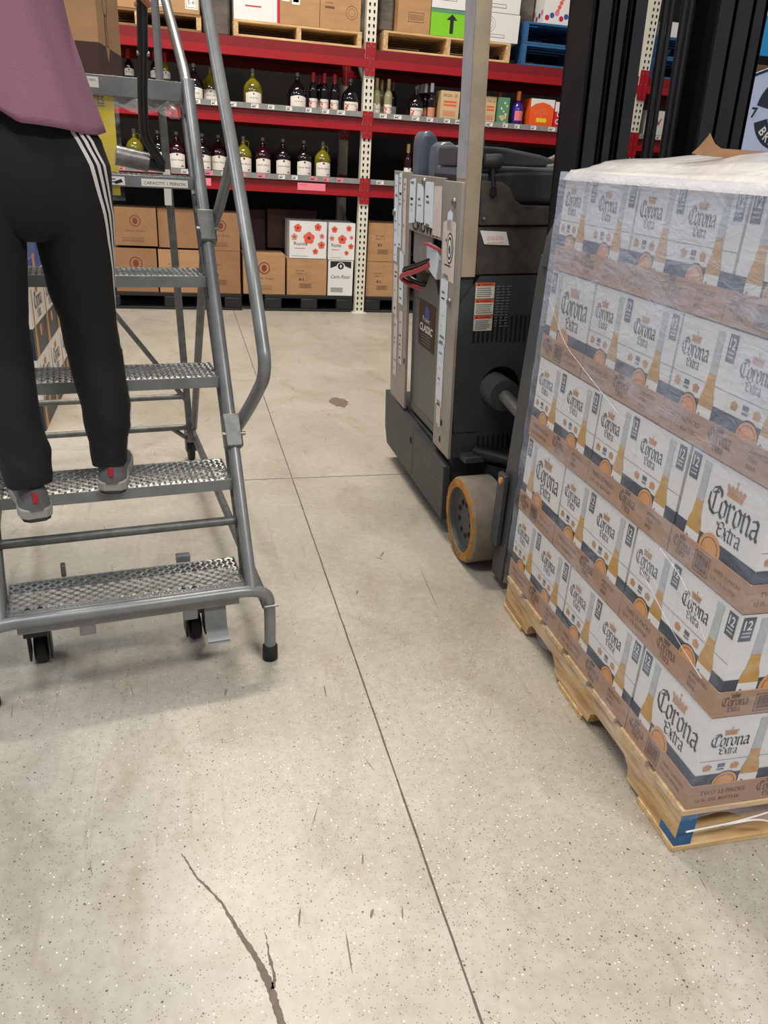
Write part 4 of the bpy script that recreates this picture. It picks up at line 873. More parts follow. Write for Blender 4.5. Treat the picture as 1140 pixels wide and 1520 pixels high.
m.build('warning_labels', fp)
m = MB(TF)
for c in range(3):
    for q in range(15): m.rect(.133 + .019 * c, .83 + .0098 * q, .133 + .019 * c + random.uniform(.008, .016), .8335 + .0098 * q, 'grey_ink', ff, .0135)
m.build('capacity_print', fp)
m = MB(TF); m.box((X0 + .02, Y0 - .004, 1.005), (X1, Y0 + .3, 1.165), 'truckrough'); rc = m.build('rough_cover', truck, bevel=.006)
m = MB(TF); m.add([ff(.060, 1.152, .006), ff(.078, 1.108, .008), ff(.168, 1.104, .008), ff(.155, 1.147, .006)], [(3, 2, 1, 0)][::-1], 'label')
for k in range(4): m.ring(.092 + .015 * k, 1.128, .006, .0012, 'pinkprint', ff, .0095, 10)
m.rect(.084, 1.112, .15, 1.1135, 'pinkprint', ff, .0095); m.build('paper_note', rc)
m = MB(TF); 
hood = [(0.02, 1.167), (FW, 1.167), (FW, 1.335), (.35, 1.338), (.02, 1.33)]
m.prism(hood, 'truckblk', ff, -.42, -.005); hd = m.build('hood', truck, bevel=.012, seg=3)
m = MB(TF); m.prism([(.053, 1.168), (.42, 1.168), (.42, 1.225), (.20, 1.232), (.175, 1.25), (.155, 1.285), (.125, 1.302), (.053, 1.306)], 'truckrough', ff, -.005, .012); m.build('hood_corner_cover', truck, bevel=.004)
m = MB(TF); m.tube([ff(.17, 1.245, .0), ff(.45, 1.24, .0)], .008, 'hole', 8); m.build('hood_seam', hd, 60)
m = MB(TF); m.tube([ff(.0, 1.338, -.02), ff(.15, 1.34, -.02), ff(.3, 1.335, -.02), ff(.45, 1.338, -.02)], .010, 'mastgrey', 10, fillet=.05); m.build('hood_edge', truck, 60)
m = MB(TF); m.prism([(.015, 1.345), (.42, 1.345), (.40, 1.365), (.33, 1.385), (.20, 1.405), (.06, 1.412), (.015, 1.41)], 'mastgrey', ff, -.36, -.16); m.build('arm_rest', truck, bevel=.012, seg=3)
m = MB(TF); m.lathe([(.012, -.035), (.02, -.03), (.022, 0), (.022, .025), (.014, .032)], (0, 0, 0), 'truckblk', 18, axis='x'); c = ff(.092, 1.365, .0); m.v = [V3((c.x + p.x, c.y + p.y, c.z + p.z)) for p in m.v]
kb = m.build('lever_knob', truck, 50); m = MB(TF); m.tube([ff(.092, 1.35, .0), ff(.092, 1.325, .004), ff(.094, 1.285, .012)], [.010, .009, .008], 'mast', 10); m.build('lever_stem', kb, 60)
m = MB(TF); m.tube([ff(.094, 1.283, .012), ff(.094, 1.262, .013)], .012, 'hole', 10); m.build('lever_slot', hd, 60)
m = MB(TF); m.lathe([(.004, 0), (.006, .004), (.004, .007)], (0, 0, 0), 'steel', 10); c = ff(.068, 1.19, .009); m.v = [V3((c.x + p.x, c.y - p.z - .008, c.z + p.y)) for p in m.v]; m.build('cover_bolt', truck, 50)
m = MB(TF); m.tube([ff(.40, 1.35, -.3), ff(.46, 1.385, -.26), ff(.50, 1.375, -.22), ff(.50, 1.345, -.2)], .014, 'tyre', 12, fillet=.04); m.build('grab_handle', truck, 60)
m = MB(TF); m.tube([ff(.33, 1.345, -.10), ff(.42, 1.358, -.10), ff(.55, 1.352, -.10)], .010, 'tyre', 10, fillet=.03); m.build('grab_handle', truck, 60)
# operator wings (padded seat sides)
def wing(yc, h, d, w_):
    m = MB(TF); prof = [(0, 0), (0, h * .8), (.008, h * .92), (.03, h * .99), (.065, h), (.10, h * .93), (.13, h * .78), (.16, h * .5), (.185, 0)]
    rings = []
    fw_ = frame((X0 + .03, yc, 1.22), (1, 0, 0), (0, 0, 1))
    m.prism([(u * w_ / .185, v) for u, v in prof][::-1], 'seat', fw_, -d, 0); return m.build('seat_wing', truck, bevel=.022, seg=4)
wing(3.22, .245, .13, .12); wing(3.0, .205, .12, .15)
B((X0 + .02, 2.72, 1.20), (X1, 2.98, 1.345), 'seat', 'control_console', .01)
B((X0 + .02, 2.98, .99), (X1, Y1 - .01, 1.26), 'truckdk', 'operator_tub', .006)
m = MB(TF); m.prism([(0, 0), (.07, .0), (.07, .10), (.05, .13), (.02, .11)], 'seat', frame((X0 + .02, 2.66, 1.34), (1, 0, 0), (0, 0, 1)), -.05, 0); m.build('side_bolster', truck, bevel=.012, seg=3)
# overhead guard post (square beam, its lit left face painted in lighter grey) and guard
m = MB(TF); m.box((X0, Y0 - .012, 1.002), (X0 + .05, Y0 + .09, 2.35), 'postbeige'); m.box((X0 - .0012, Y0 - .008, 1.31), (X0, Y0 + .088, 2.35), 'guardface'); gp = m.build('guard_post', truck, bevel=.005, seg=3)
m = MB(TF); m.box((X1 - .06, Y0 - .01, 1.35), (X1 - .01, Y0 + .1, 2.35), 'postbeige'); m.build('guard_post', truck, bevel=.005)
for k in range(5): B((X0 - .05 + .205 * k, Y0 - .01, 2.35), (X0 - .01 + .205 * k, Y1 + .1, 2.39), 'mast', 'guard_bar', .004)
B((X0 - .05, Y0 - .04, 2.33), (X1, Y0 + .02, 2.40), 'mast', 'guard_rail', .004); B((X0 - .05, Y1 + .1, 2.33), (X1, Y1 + .16, 2.40), 'mast', 'guard_rail', .004)
B((X1 - .08, Y1 - .05, 1.2), (X1 - .02, Y1 + .1, 2.35), 'postbeige', 'guard_post', .004)
# drive wheels
WY, WR = 2.405, .160
def wheel(xa, xb, vis=True):
    m = MB(TF); w_ = xb - xa
    m.lathe([(.05, .03), (.120, .03), (.122, .0), (.152, .0), (WR, .008), (WR, w_ - .012), (WR - .012, w_), (.09, w_)], (xa, WY, WR + .001), 'tyre', 48, axis='x'); t = m.build('wheel', truck, 25)
    m = MB(TF); rr = random.Random(4)
    vs = []; n = 72
    for k in range(n):
        a = 2 * PI * k / n; vs.append(V3((xa - .0015, WY + (.122) * math.cos(a), WR + .001 + .122 * math.sin(a)))); q = .150 + rr.uniform(-.003, .004); vs.append(V3((xa - .0025, WY + q * math.cos(a), WR + .001 + q * math.sin(a)))); q = .1595 + rr.uniform(0, .0015); vs.append(V3((xa + .012 + rr.uniform(-.004, .008), WY + q * math.cos(a), WR + .001 + q * math.sin(a))))
    fs = []
    for k in range(n):
        j = (k + 1) % n; fs += [(3 * k, 3 * k + 1, 3 * j + 1, 3 * j), (3 * k + 1, 3 * k + 2, 3 * j + 2, 3 * j + 1)]
    m.add(vs, fs, 'ochre'); m.build('worn_tyre_edge', t, 60)
    m = MB(TF); m.lathe([(.1195, .004), (.114, .018), (.108, .022), (.02, .022)], (xa, WY, WR + .001), 'truckdk', 40, axis='x', cap0=False)
    hb = m.build('hub', t, 40); m = MB(TF); 
    fh = frame((xa + .0205, WY, WR + .001), (0, -1, 0), (0, 0, 1))
    for k in range(9): a = 2 * PI * k / 9; m.disc(.062 * math.cos(a), .062 * math.sin(a), .011, 'hole', fh, .0015, 12)
    m.build('bolt_holes', hb)
wheel(.953, 1.085); wheel(1.66, 1.79)
B((1.0, Y0 - .07, .335), (1.10, Y0 - .0, .36), 'mastgrey', 'axle_bracket', .004)
m = MB(TF); m.cyl((1.06, Y0 - .02, .36), (1.16, Y0 - .14, .36), .026, 'mast'); m.build('axle_stub', truck, 50)
B((1.09, 2.33, .12), (1.66, Y0 + .02, .33), 'hole', 'axle_housing', .01)
# tilt cylinder
m = MB(TF); m.tube([ff(cxh - .03, czh, -.12), ff(cxh - .015, czh - .01, .10)], [.058, .058], 'mastgrey', 28); ty_ = m.build('tilt_cylinder', truck, 50)
m = MB(TF); m.tube([ff(cxh - .015, czh - .01, .10), ff(cxh + .0, czh - .04, .22), ff(cxh + .01, czh - .07, .27)], .024, 'steel', 20); m.build('cylinder_rod', ty_, 50)
m = MB(TF); m.disc(cxh, czh, .15, 'hole', ff, -.06, 30); m.build('cylinder_recess', truck)
# mast: three nested channels a side, crossheads, chains and hoses
def channel(x, y, w_, d, z0, z1, face, mt='mast'):
    m = MB(TF); t = .014; s_ = 1 if face > 0 else -1; xo = x if s_ > 0 else x + w_ - t
    m.box((xo, y, z0), (xo + t, y + d, z1), mt); m.box((x, y, z0), (x + w_, y + t, z1), mt); m.box((x, y + d - t, z0), (x + w_, y + d, z1), mt); return m.build('mast_channel', truck, bevel=.002)
for (x, y, w_, d) in ((1.182, 2.235, .052, .16), (1.238, 2.225, .036, .15), (1.280, 2.215, .048, .14)): channel(x, y, w_, d, .15, 2.9, 1)
for (x, y, w_, d) in ((1.672, 2.235, .046, .16), (1.610, 2.225, .060, .15), (1.550, 2.215, .055, .14)): channel(x, y, w_, d, .15, 2.9, -1)
for z in (.3, .95): B((1.325, 2.30, z), (1.55, 2.34, z + .12), 'mast', 'mast_crossmember', .003)
B((1.13, 2.34, 2.3), (1.74, 2.38, 2.42), 'mast', 'mast_crossmember', .003)
for x in (1.425, 1.485):
    for dx, r_ in ((0, .009), (.020, .008)):
        m = MB(TF); m.cyl((x + dx, 2.29, .4), (x + dx, 2.29, 2.85), r_, 'mast', 12); m.build('mast_hose', truck, 60)
# load backrest and forks
WF = I4
m = MB(WF); m.loft([[V3((x, y, z)) for x, y in ((xa, 2.145), (xa + .036, 2.145), (xa + .036, 2.235), (xa, 2.235))] for xa, z in ((1.020, .035), (1.024, .35), (1.036, .8), (1.043, 1.06), (1.046, 1.12))], 'mastgrey'); bb = m.build('backrest_bar', truck, bevel=.004)
m = MB(WF); m.tube([(1.052, 2.19, 1.09), (1.058, 2.19, 1.17), (1.082, 2.19, 1.225), (1.15, 2.19, 1.25), (1.6, 2.19, 1.25), (1.70, 2.19, 1.2), (1.73, 2.19, 1.1)], [.021] * 7, 'mastgrey', 14); m.build('backrest_hoop', truck, 60)
m = MB(WF); m.box((1.715, 2.145, .035), (1.752, 2.235, 1.12), 'mastgrey'); m.build('backrest_bar', truck, bevel=.004)
m = MB(WF); m.box((1.000, 2.18, .16), (1.018, 2.235, .42), 'mastgrey'); m.build('backrest_stop', truck, bevel=.003)
m = MB(WF); m.lathe([(.002, -.006), (.012, -.005), (.012, .004), (.004, .006)], (.998, 2.2, .40), 'orange', 8, axis='x'); m.build('pivot_bolt', truck, 50)
for z in (.18, .52): m = MB(WF); m.box((1.056, 2.16, z), (1.715, 2.20, z + .09), 'mast'); m.build('carriage_bar', truck, bevel=.003)
for x in (1.25, 1.42, 1.58): m = MB(WF); m.box((x, 2.175, .61), (x + .02, 2.20, 1.24), 'mast'); m.build('backrest_rib', truck, bevel=.002)
for x in (1.20, 1.63):
    m = MB(WF); m.loft([[V3((x, y, z)) for z, y in ((.035, y0), (.035 + t, y0))] + [V3((x + .09, y0, .035 + t)), V3((x + .09, y0, .035))] for y0, t in ((2.155, .036), (1.6, .034), (1.16, .012))], 'mast'); fk = m.build('fork', truck, bevel=.003)
    m = MB(WF); m.box((x, 2.12, .04), (x + .09, 2.157, .62), 'mast'); m.build('fork_shank', fk, bevel=.003)
for z, x in ((.60, 1.085), (.445, 1.085)): m = MB(WF); m.cyl((x - .03, 2.19, z), (x + .03, 2.15, z), .018, 'steel', 12); m.build('hydraulic_fitting', truck, 50)

# ------------------------------------------------------------------ rolling ladder (frame: u right, v away from the viewer, z up)
LO = V3((.128, 1.881, 0)); LF = Matrix.Translation(LO) @ Matrix.Rotation(.1325, 4, 'Z')
lad = thing('rolling_ladder', 'grey six step rolling warehouse ladder with perforated treads', 'ladder', LF @ Matrix.Translation((-.3, .75, 0)))
LW, RUN, RISE, DEP = .606, .156, .254, .170
def mir(u): return -LW - u
def LT(pts, r, mt, name, fillet=0.0, both=False, parent=lad, n=14, sq=False):
    outs = []
    for k in ((0, 1) if both else (0,)):
        m = MB(LF); m.tube([(mir(p[0]) if k else p[0], p[1], p[2]) for p in pts], r, mt, n, fillet=fillet, sq=sq); outs.append(m.build(name, parent, 30 if sq else 60))
    return outs[0]
def LB(lo, hi, mt, name, bevel=.0015, parent=lad):
    m = MB(LF); m.box(lo, hi, mt); return m.build(name, parent, bevel=bevel)
def tread(k, v0, dep, z, lip=.032):
    m = MB(LF); t = .003
    m.box((-LW, v0, z - lip), (0, v0 + t, z), 'ladder'); m.box((-LW, v0 + dep - t, z - lip), (0, v0 + dep, z), 'ladder')
    m.box((-LW, v0 + t, z - lip), (-LW + t, v0 + dep - t, z), 'ladder'); m.box((-t, v0 + t, z - lip), (0, v0 + dep - t, z), 'ladder')
    if k == 1: m.box((-LW, v0 + t, z - .006), (0, v0 + .022, z - .001), 'ladder')
    fr_ = m.build('step', lad, bevel=.0015)
    m = MB(LF); sx, sy = .0150, .0125; nx = int((LW - .006) / sx); ny = int((dep - .008) / sy)
    sx = (LW - .006) / nx; sy = (dep - .006) / ny; w_ = .0058
    for j in range(ny + 1):
        yc = v0 + .003 + sy * j
        for i in range(nx):
            def P(q):
                s_ = 1 if (q + j) % 2 else -1; y = yc + s_ * sy * .5
                return (-LW + .003 + sx * q, min(max(y, v0 + .002), v0 + dep - .002), z - .002 + (.0015 if s_ > 0 else -.0015))
            a, b = P(i), P(i + 1)
            m.add([(a[0], a[1] - w_ / 2, a[2] - .001), (b[0], b[1] - w_ / 2, b[2] - .001), (b[0], b[1] + w_ / 2, b[2] + .001), (a[0], a[1] + w_ / 2, a[2] + .001), (a[0], a[1], a[2] - .003), (b[0], b[1], b[2] - .003)], [(0, 1, 2, 3), (4, 5, 1, 0), (3, 2, 5, 4)], 'mesh')
    for i in range(nx + 1):
        for j in range(ny + 1):
            if (i + j) % 2: 
                x, y = -LW + .003 + sx * i, v0 + .003 + sy * (j + .5)
                if y < v0 + dep - .004: m.box((x - .0032, y - .003, z - .003), (x + .0032, y + .003, z + .0008), 'mesh')
    m.build('tread_mesh', fr_, smooth=0)
    return fr_
STEPS = []
for k in range(1, 6): STEPS.append(tread(k, RUN * (k - 1), DEP, RISE * k))
plat = tread(6, RUN * 5, .74, RISE * 6, .052)
ML = frame((-LW, RUN * 4, RISE * 5 - .032), tuple((1, 0, 0)), (0, 0, 1))
m = MB(LF); m.rect(.28, .004, .41, .026, 'label', ML, .001); m.rect(.455, .004, .585, .024, 'label', ML, .001); m.text('CAPACITY 1 PERSON', .462, .009, .0115, 'ink', ML, .0014, 'l', .116)
for k in range(2): m.rect(.29, .009 + .008 * k, .385, .013 + .008 * k, 'grey_ink', ML, .0014)
m.poly([(.385, .006), (.405, .012), (.40, .02), (.38, .012)], 'ink', ML, .0015); m.build('step_labels', STEPS[4], smooth=0)
ML6 = frame((-LW, RUN * 5, RISE * 6 - .052), (1, 0, 0), (0, 0, 1))
m = MB(LF); m.rect(.30, .018, .37, .045, 'label', ML6, .001); m.text('WARNING READ', .306, .034, .009, 'grey_ink', ML6, .0014, 'l', .058); m.text('LABELS', .306, .023, .008, 'grey_ink', ML6, .0014); m.build('step_labels', plat, smooth=0)
# outer rails following the slope, then the hand rails
ru = .014
LT([(ru, -.018, .235), (ru, .0, .262), (ru, .78, 1.526)], .0165, 'ladder', 'side_rail', both=True)
LT([(ru - .006, .06, .20), (ru - .006, .075, .30), (ru - .006, .14, .40), (ru - .006, .86, 1.50)], .012, 'ladder_dark', 'inner_rail', .05, both=True)
LT([(ru, .78, 1.50), (ru + .006, .88, 1.56), (ru + .006, 1.40, 1.90), (ru + .006, 1.55, 1.90)], .0155, 'ladder', 'platform_rail', .05, both=True)
LB((.0, .775, 1.44), (.034, .80, 1.535), 'ladder', 'rail_end', .003)
LT([(.03, .27, .61), (.066, .20, .71), (.085, .13, .80), (.086, .12, .85), (.083, .25, 1.07), (.082, .46, 1.34), (.081, .69, 1.60), (.08, .95, 1.92), (.08, 1.05, 2.02), (.07, 1.5, 2.05)], .0175, 'ladder', 'handrail', .06, both=True)
for (v, z) in ((.224, .625), (.542, 1.14)):
    d = V3((0, RUN, RISE)).normalized(); c = V3((ru, v, z))
    for s_ in (0, 1):
        m = MB(LF); cc = V3((mir(c.x) if s_ else c.x, c.y, c.z)); m.beam(cc - d * .048, cc + d * .048, .050, .046, 'ladder_dark', up=(0, -1, .6)); b = m.build('rail_bracket', lad, bevel=.005)
        m = MB(LF)
        m.tube([cc + d * .0 + V3((-.030, -.02, 0)), cc + V3((.034, -.02, 0))], .006, 'steel', 8); m.build('bracket_bolt', b, 50)
LT([(.028, .60, 1.10), (.055, .54, 1.20), (.078, .46, 1.33)], .0145, 'ladder', 'handrail_strut', both=True)
LT([(.022, .62, 1.10), (.088, 1.53, .20)], .014, 'ladder_dark', 'rear_strut', both=True)
m = MB(LF); a = V3((ru, .60 + .08, 1.24)); d = V3((0, RUN, RISE)).normalized(); m.tube([a - d * .02, a + d * .018], .0175, 'tag', 14); m.build('tape_patch', lad, 60)
# rear posts, cross bars and casters
pr = LT([(.020, 1.50, 1.50), (.074, 1.55, .13)], .0135, 'ladder_dark', 'rear_post', both=True, sq=True)
LT([(.020, 1.50, 1.50), (.018, 1.53, 2.05)], .0145, 'ladder', 'rear_rail', both=True)
fl = frame((.010, 1.483, 1.14), (1, 0, 0), (0, 0, 1)); m = MB(LF); m.rect(.0, 0, .027, .13, 'tag', fl, .003); m.text('10', .004, .095, .024, 'ink', fl, .0035, 'l', .02, bold=.03); m.build('number_label', pr, smooth=0)
LT([(.066, 1.545, .345), (mir(.066), 1.545, .345)], .0125, 'ladder_dark', 'cross_bar'); LT([(.072, 1.55, .20), (mir(.072), 1.55, .20)], .0135, 'ladder_dark', 'cross_bar')
LT([(.06, 1.54, .33), (-.58, 1.53, 1.24)], .0105, 'ladder_dark', 'diagonal_brace'); LT([(-.01, 1.55, .20), (.072, 1.57, .13)], .010, 'ladder_dark', 'caster_brace'); LT([(mir(-.01), 1.55, .20), (mir(.072), 1.57, .13)], .010, 'ladder_dark', 'caster_brace')
LT([(0, .12, .397), (-LW, .12, .397)], .0125, 'ladder_dark', 'cross_bar')
LT([(.096, 1.60, .145), (.066, .03, .155)], .0145, 'ladder_dark', 'base_rail', both=True)
LT([(.065, -.012, .035), (.065, -.012, .155), (.060, -.014, .225), (.0, -.02, .245), (-LW, -.02, .245), (mir(.060), -.014, .225), (mir(.065), -.012, .155), (mir(.065), -.012, .035)], .0165, 'ladder', 'front_hoop', .05)
for s_ in (0, 1):
    u = mir(.065) if s_ else .065
    m = MB(LF); m.lathe([(.018, 0), (.0225, .004), (.0215, .045), (.0175, .05)], (u, -.012, .0005), 'rubber', 20); m.build('rubber_foot', lad, 50)
    u = mir(.087) if s_ else .087
    m = MB(LF); m.lathe([(.008, -.014), (.044, -.014), (.05, -.009), (.05, .009), (.044, .014), (.008, .014)], (u, 1.655, .0505), 'rubber', 24, axis='x'); c_ = m.build('caster_wheel', lad, 40)
    m = MB(LF); m.box((u - .024, 1.63, .05), (u - .019, 1.68, .15), 'ladder_dark'); m.box((u + .019, 1.63, .05), (u + .024, 1.68, .15), 'ladder_dark'); m.box((u - .024, 1.60, .132), (u + .024, 1.68, .145), 'ladder_dark'); m.build('caster_fork', lad)
LT([(.045, -.03, .19), (.085, -.03, .19)], .004, 'steel', 'hoop_bolt')
# tilt and roll lever assembly under the first step
LB((-.586, -.004, .196), (-.02, .006, .226), 'ladder', 'lock_bar', .002); LB((-.586, .004, .192), (-.02, .03, .198), 'ladder', 'lock_bar_flange')
for u in (-.44, -.175): LB((u, -.002, .166), (u + .04, .003, .2), 'ladder', 'lock_tab')
m = MB(LF); m.loft([[V3((x, y, z)) for x, y, z in ((-.115, y0, z0), (-.055, y0, z0), (-.055, y0 + .004, z0 + .003), (-.115, y0 + .004, z0 + .003))] for y0, z0 in ((.02, .2), (.0, .125), (-.02, .115), (-.035, .10), (-.05, .105))], 'ladder'); m.build('foot_pedal', lad, bevel=.001)
for u in (-.55, -.125):
    m = MB(LF); m.lathe([(.008, -.018), (.034, -.018), (.04, -.012), (.04, .012), (.034, .018), (.008, .018)], (u, .165, .0405), 'rubber', 24, axis='x'); m.build('caster_wheel', lad, 40)
    m = MB(LF); m.box((u - .03, .12, .03), (u - .024, .18, .16), 'mast'); m.box((u + .024, .12, .03), (u + .03, .18, .16), 'mast'); m.box((u - .03, .05, .15), (u + .03, .18, .165), 'mast'); m.build('caster_fork', lad)
LB((-.475, .178, .25), (-.462, .20, .285), 'steel', 'under_bracket'); LB((-.165, .178, .25), (-.125, .20, .272), 'ladder', 'under_bracket')
# clear film bunched under the platform lip
m = MB(LF); vs = []; N = 26
for j in range(8):
    for i in range(N + 1): vs.append((-.33 + .33 * i / N, .80 + .025 * j, 1.468 + .012 * math.sin(i * .8 + j) - .03 * math.sin(j / 7 * PI) * (.4 + .6 * i / N)))
m.add(vs, [(j * (N + 1) + i, j * (N + 1) + i + 1, (j + 1) * (N + 1) + i + 1, (j + 1) * (N + 1) + i) for j in range(7) for i in range(N)], 'film_clear'); tag(m.build('plastic_film', smooth=70), 'crumpled clear film bunched under the top platform of the ladder', 'film')
# yellow notice in a clear sleeve hanging inside the ladder
sg = thing('yellow_notice', 'yellow notice in a clear sleeve hanging from the ladder behind the person', 'sign', LF @ Matrix.Translation((-.35, .80, 1.35)))
fs_ = frame((-.52, .7995, 1.20), (1, 0, 0), (0, 0, 1))
m = MB(LF); m.box((-.52, .7985, 1.205), (-.198, .8005, 1.488), 'yellow'); 
m.text('NOTES', .228, .250, .030, 'ink', fs_, .0020, 'l', .068); m.rect(.228, .2445, .297, .2462, 'ink', fs_, .0020)
m.disc(.308, .280, .002, 'ink', fs_, .0020, 8); m.disc(.294, .281, .0015, 'ink', fs_, .0020, 8); m.build('notice_sheet', sg)
m = MB(LF); m.add([(-.525, .796, 1.19), (-.185, .796, 1.19), (-.185, .796, 1.47), (-.525, .796, 1.47)], [(0, 1, 2, 3)], 'film_clear'); m.build('clear_sleeve', sg, smooth=0)
# brown box resting on the platform
BF = LF @ Matrix.Translation((-.222, .86, RISE * 6 + .002)) @ Matrix.Rotation(math.radians(-14), 4, 'Z')
m = MB(BF); m.box((-.46, 0, 0), (0, .36, .40), 'card'); f1 = frame((-.46, 0, 0), (1, 0, 0), (0, 0, 1)); f2 = frame((0, 0, 0), (0, 1, 0), (0, 0, 1))
m.rect(0, 0, .46, .085, 'darkcard', f1, .0006); m.rect(0, 0, .36, .085, 'darkcard', f2, .0006)
m.frame_rect(.10, .22, .42, .30, .004, 'brown_ink', f1); m.text('CABERNET', .14, .24, .035, 'brown_ink', f1, .0008, 'l', .24); m.text('D', .34, .12, .05, 'brown_ink', f1)
m.poly([(.10, .085), (.16, .085), (.13, .045)][::-1], 'card', f2, .0009); m.rect(.11, .085, .15, .17, 'brown_ink', f2, .0008); m.rect(.115, .09, .145, .165, 'card2', f2, .001); m.ring(.13, .20, .035, .004, 'brown_ink', f2, .0008)
m.poly([(.345, .40), (.36, .40), (.355, .20)][::-1], 'darkcard', f1, .0008)
tag(m.build('cardboard_carton', bevel=.003), 'large brown carton with dark band resting on the ladder top platform', 'box')
# black handled film dispenser standing on the fifth step
tl = thing('film_dispenser', 'black bent handled dispenser with a grey roll resting on the fifth ladder step', 'tool', LF @ Matrix.Translation((-.15, .69, 1.275)))
m = MB(LF); m.tube([(-.130, .50, 1.72), (-.132, .53, 1.60), (-.135, .60, 1.47), (-.132, .655, 1.37), (-.100, .675, 1.325), (-.085, .68, 1.300)], .0135, 'cableblk', 12, fillet=.03); m.build('handle', tl, 60)
m = MB(LF); m.tube([(-.21, .70, 1.318), (-.12, .70, 1.304)], [.027, .026], 'greyroll', 20); m.build('roll', tl, 50)
m = MB(LF); m.tube([(-.125, .70, 1.304), (-.118, .70, 1.302), (-.075, .69, 1.297)], [.024, .020, .018], 'cableblk', 16); m.build('roll_hub', tl, 50)
m = MB(LF); m.tube([(-.148, .545, 1.565), (-.116, .545, 1.565)], .006, 'steel', 8); m.build('handle_bolt', tl, 50)

# ------------------------------------------------------------------ person on the second step
per = thing('person', 'person in mauve shirt and black trousers with white side stripes climbing the ladder', 'person', LF @ Matrix.Translation((-.41, .12, .51)))
def skin_mesh(name, nodes, edges, mt, parent):
    T = parent.matrix_world.inverted() @ LF; keys = list(nodes)
    me = bpy.data.meshes.new(name); me.from_pydata([tuple(T @ V3(nodes[k][0])) for k in keys], [(keys.index(a), keys.index(b)) for a, b in edges], [])
    me.materials.append(M[mt]); o = bpy.data.objects.new(name, me); COL.objects.link(o); o.parent = parent
    o.modifiers.new('skin', 'SKIN'); sv = me.skin_vertices[0].data
    for i, k in enumerate(keys): r = nodes[k][1]; sv[i].radius = r if isinstance(r, tuple) else (r, r); sv[i].use_root = (k == 'pelvis')
    md = o.modifiers.new('sub', 'SUBSURF'); md.levels = md.render_levels = 2
    return o
NOD = dict(pelvis=((-.43, .18, 1.27), (.09, .065)), belly=((-.44, .18, 1.38), (.09, .07)), chest=((-.46, .20, 1.58), (.11, .075)), neck0=((-.47, .21, 1.76), .05), neck1=((-.47, .22, 1.82), .042),
    head0=((-.47, .235, 1.89), .068), head1=((-.47, .24, 1.97), .078), head2=((-.47, .23, 2.02), .06),
    sh_r=((-.33, .20, 1.73), .045), el_r=((-.20, .27, 1.84), .033), wr_r=((-.145, .43, 1.735), .022), palm_r=((-.137, .475, 1.70), (.028, .022)),
    sh_l=((-.61, .21, 1.73), .045), el_l=((-.70, .34, 1.56), .033), wr_l=((-.665, .52, 1.66), .022), palm_l=((-.655, .56, 1.68), (.028, .02)),
    hip_r=((-.365, .18, 1.19), .05), kn_r=((-.335, .22, .86), .040), an_r=((-.322, .17, .60), .030), ft_r=((-.318, .27, .545), .026), 
    hip_l=((-.505, .17, 1.19), .05), kn_l=((-.535, .15, .86), .045), an_l=((-.508, .03, .615), .030), ft_l=((-.512, .12, .55), .026))
EDG = [('pelvis', 'belly'), ('belly', 'chest'), ('chest', 'neck0'), ('neck0', 'neck1'), ('neck1', 'head0'), ('head0', 'head1'), ('head1', 'head2'), ('chest', 'sh_r'), ('sh_r', 'el_r'), ('el_r', 'wr_r'), ('wr_r', 'palm_r'), ('chest', 'sh_l'), ('sh_l', 'el_l'), ('el_l', 'wr_l'), ('wr_l', 'palm_l'),
    ('pelvis', 'hip_r'), ('hip_r', 'kn_r'), ('kn_r', 'an_r'), ('an_r', 'ft_r'), ('pelvis', 'hip_l'), ('hip_l', 'kn_l'), ('kn_l', 'an_l'), ('an_l', 'ft_l')]
for s_, px, py, pz, sg_ in (('r', -.137, .475, 1.70, 1), ('l', -.655, .56, 1.68, -1)):
    for f in range(4):      # fingers curling round the handle / rail
        z = pz - .028 + .018 * f; L_ = (.8, .95, 1, .92)[f]
        NOD['f%s%da' % (s_, f)] = ((px + .016 * sg_, py + .012, z), .0092); NOD['f%s%db' % (s_, f)] = ((px + .022 * sg_, py + .012 + .026 * L_, z - .002), .0088); NOD['f%s%dc' % (s_, f)] = ((px + .004 * sg_, py + .022 + .030 * L_, z - .003), .0082); NOD['f%s%dd' % (s_, f)] = ((px - .012 * sg_, py + .016 + .022 * L_, z - .003), .0075)
        EDG += [('palm_' + s_, 'f%s%da' % (s_, f)), ('f%s%da' % (s_, f), 'f%s%db' % (s_, f)), ('f%s%db' % (s_, f), 'f%s%dc' % (s_, f)), ('f%s%dc' % (s_, f), 'f%s%dd' % (s_, f))]
    NOD['t%sa' % s_] = ((px - .018 * sg_, py + .006, pz + .02), .0105); NOD['t%sb' % s_] = ((px - .016 * sg_, py + .036, pz + .030), .0095); EDG += [('palm_' + s_, 't%sa' % s_), ('t%sa' % s_, 't%sb' % s_)]
skin_mesh('body', NOD, EDG, 'skin', per)
# face and hair
m = MB(LF)
for du in (-.075, .075): m.lathe([(.002, -.018), (.012, -.012), (.016, 0), (.012, .014), (.002, .02)], (-.47 + du, .235, 1.945), 'skin', 10, sx=.5)
m.build('ears', per, 60)
m = MB(LF); m.loft([[V3((-.47 + r * .083 * math.cos(a), .232 + r * .098 * math.sin(a), z)) for a in [2 * PI * k / 20 for k in range(20)]] for z, r in ((1.90, .80), (1.93, .98), (1.99, 1.03), (2.04, .92), (2.07, .62), (2.085, .2))], 'hair'); m.build('hair', per, 60)
m = MB(LF); m.loft([[V3((-.47 + r * .012 * math.cos(a), .315 + d + r * .010 * math.sin(a), z)) for a in [2 * PI * k / 10 for k in range(10)]] for z, r, d in ((1.92, 1.2, .012), (1.935, 1.0, .012), (1.96, .7, .002), (1.975, .4, -.005))], 'skin'); m.build('nose', per, 60)
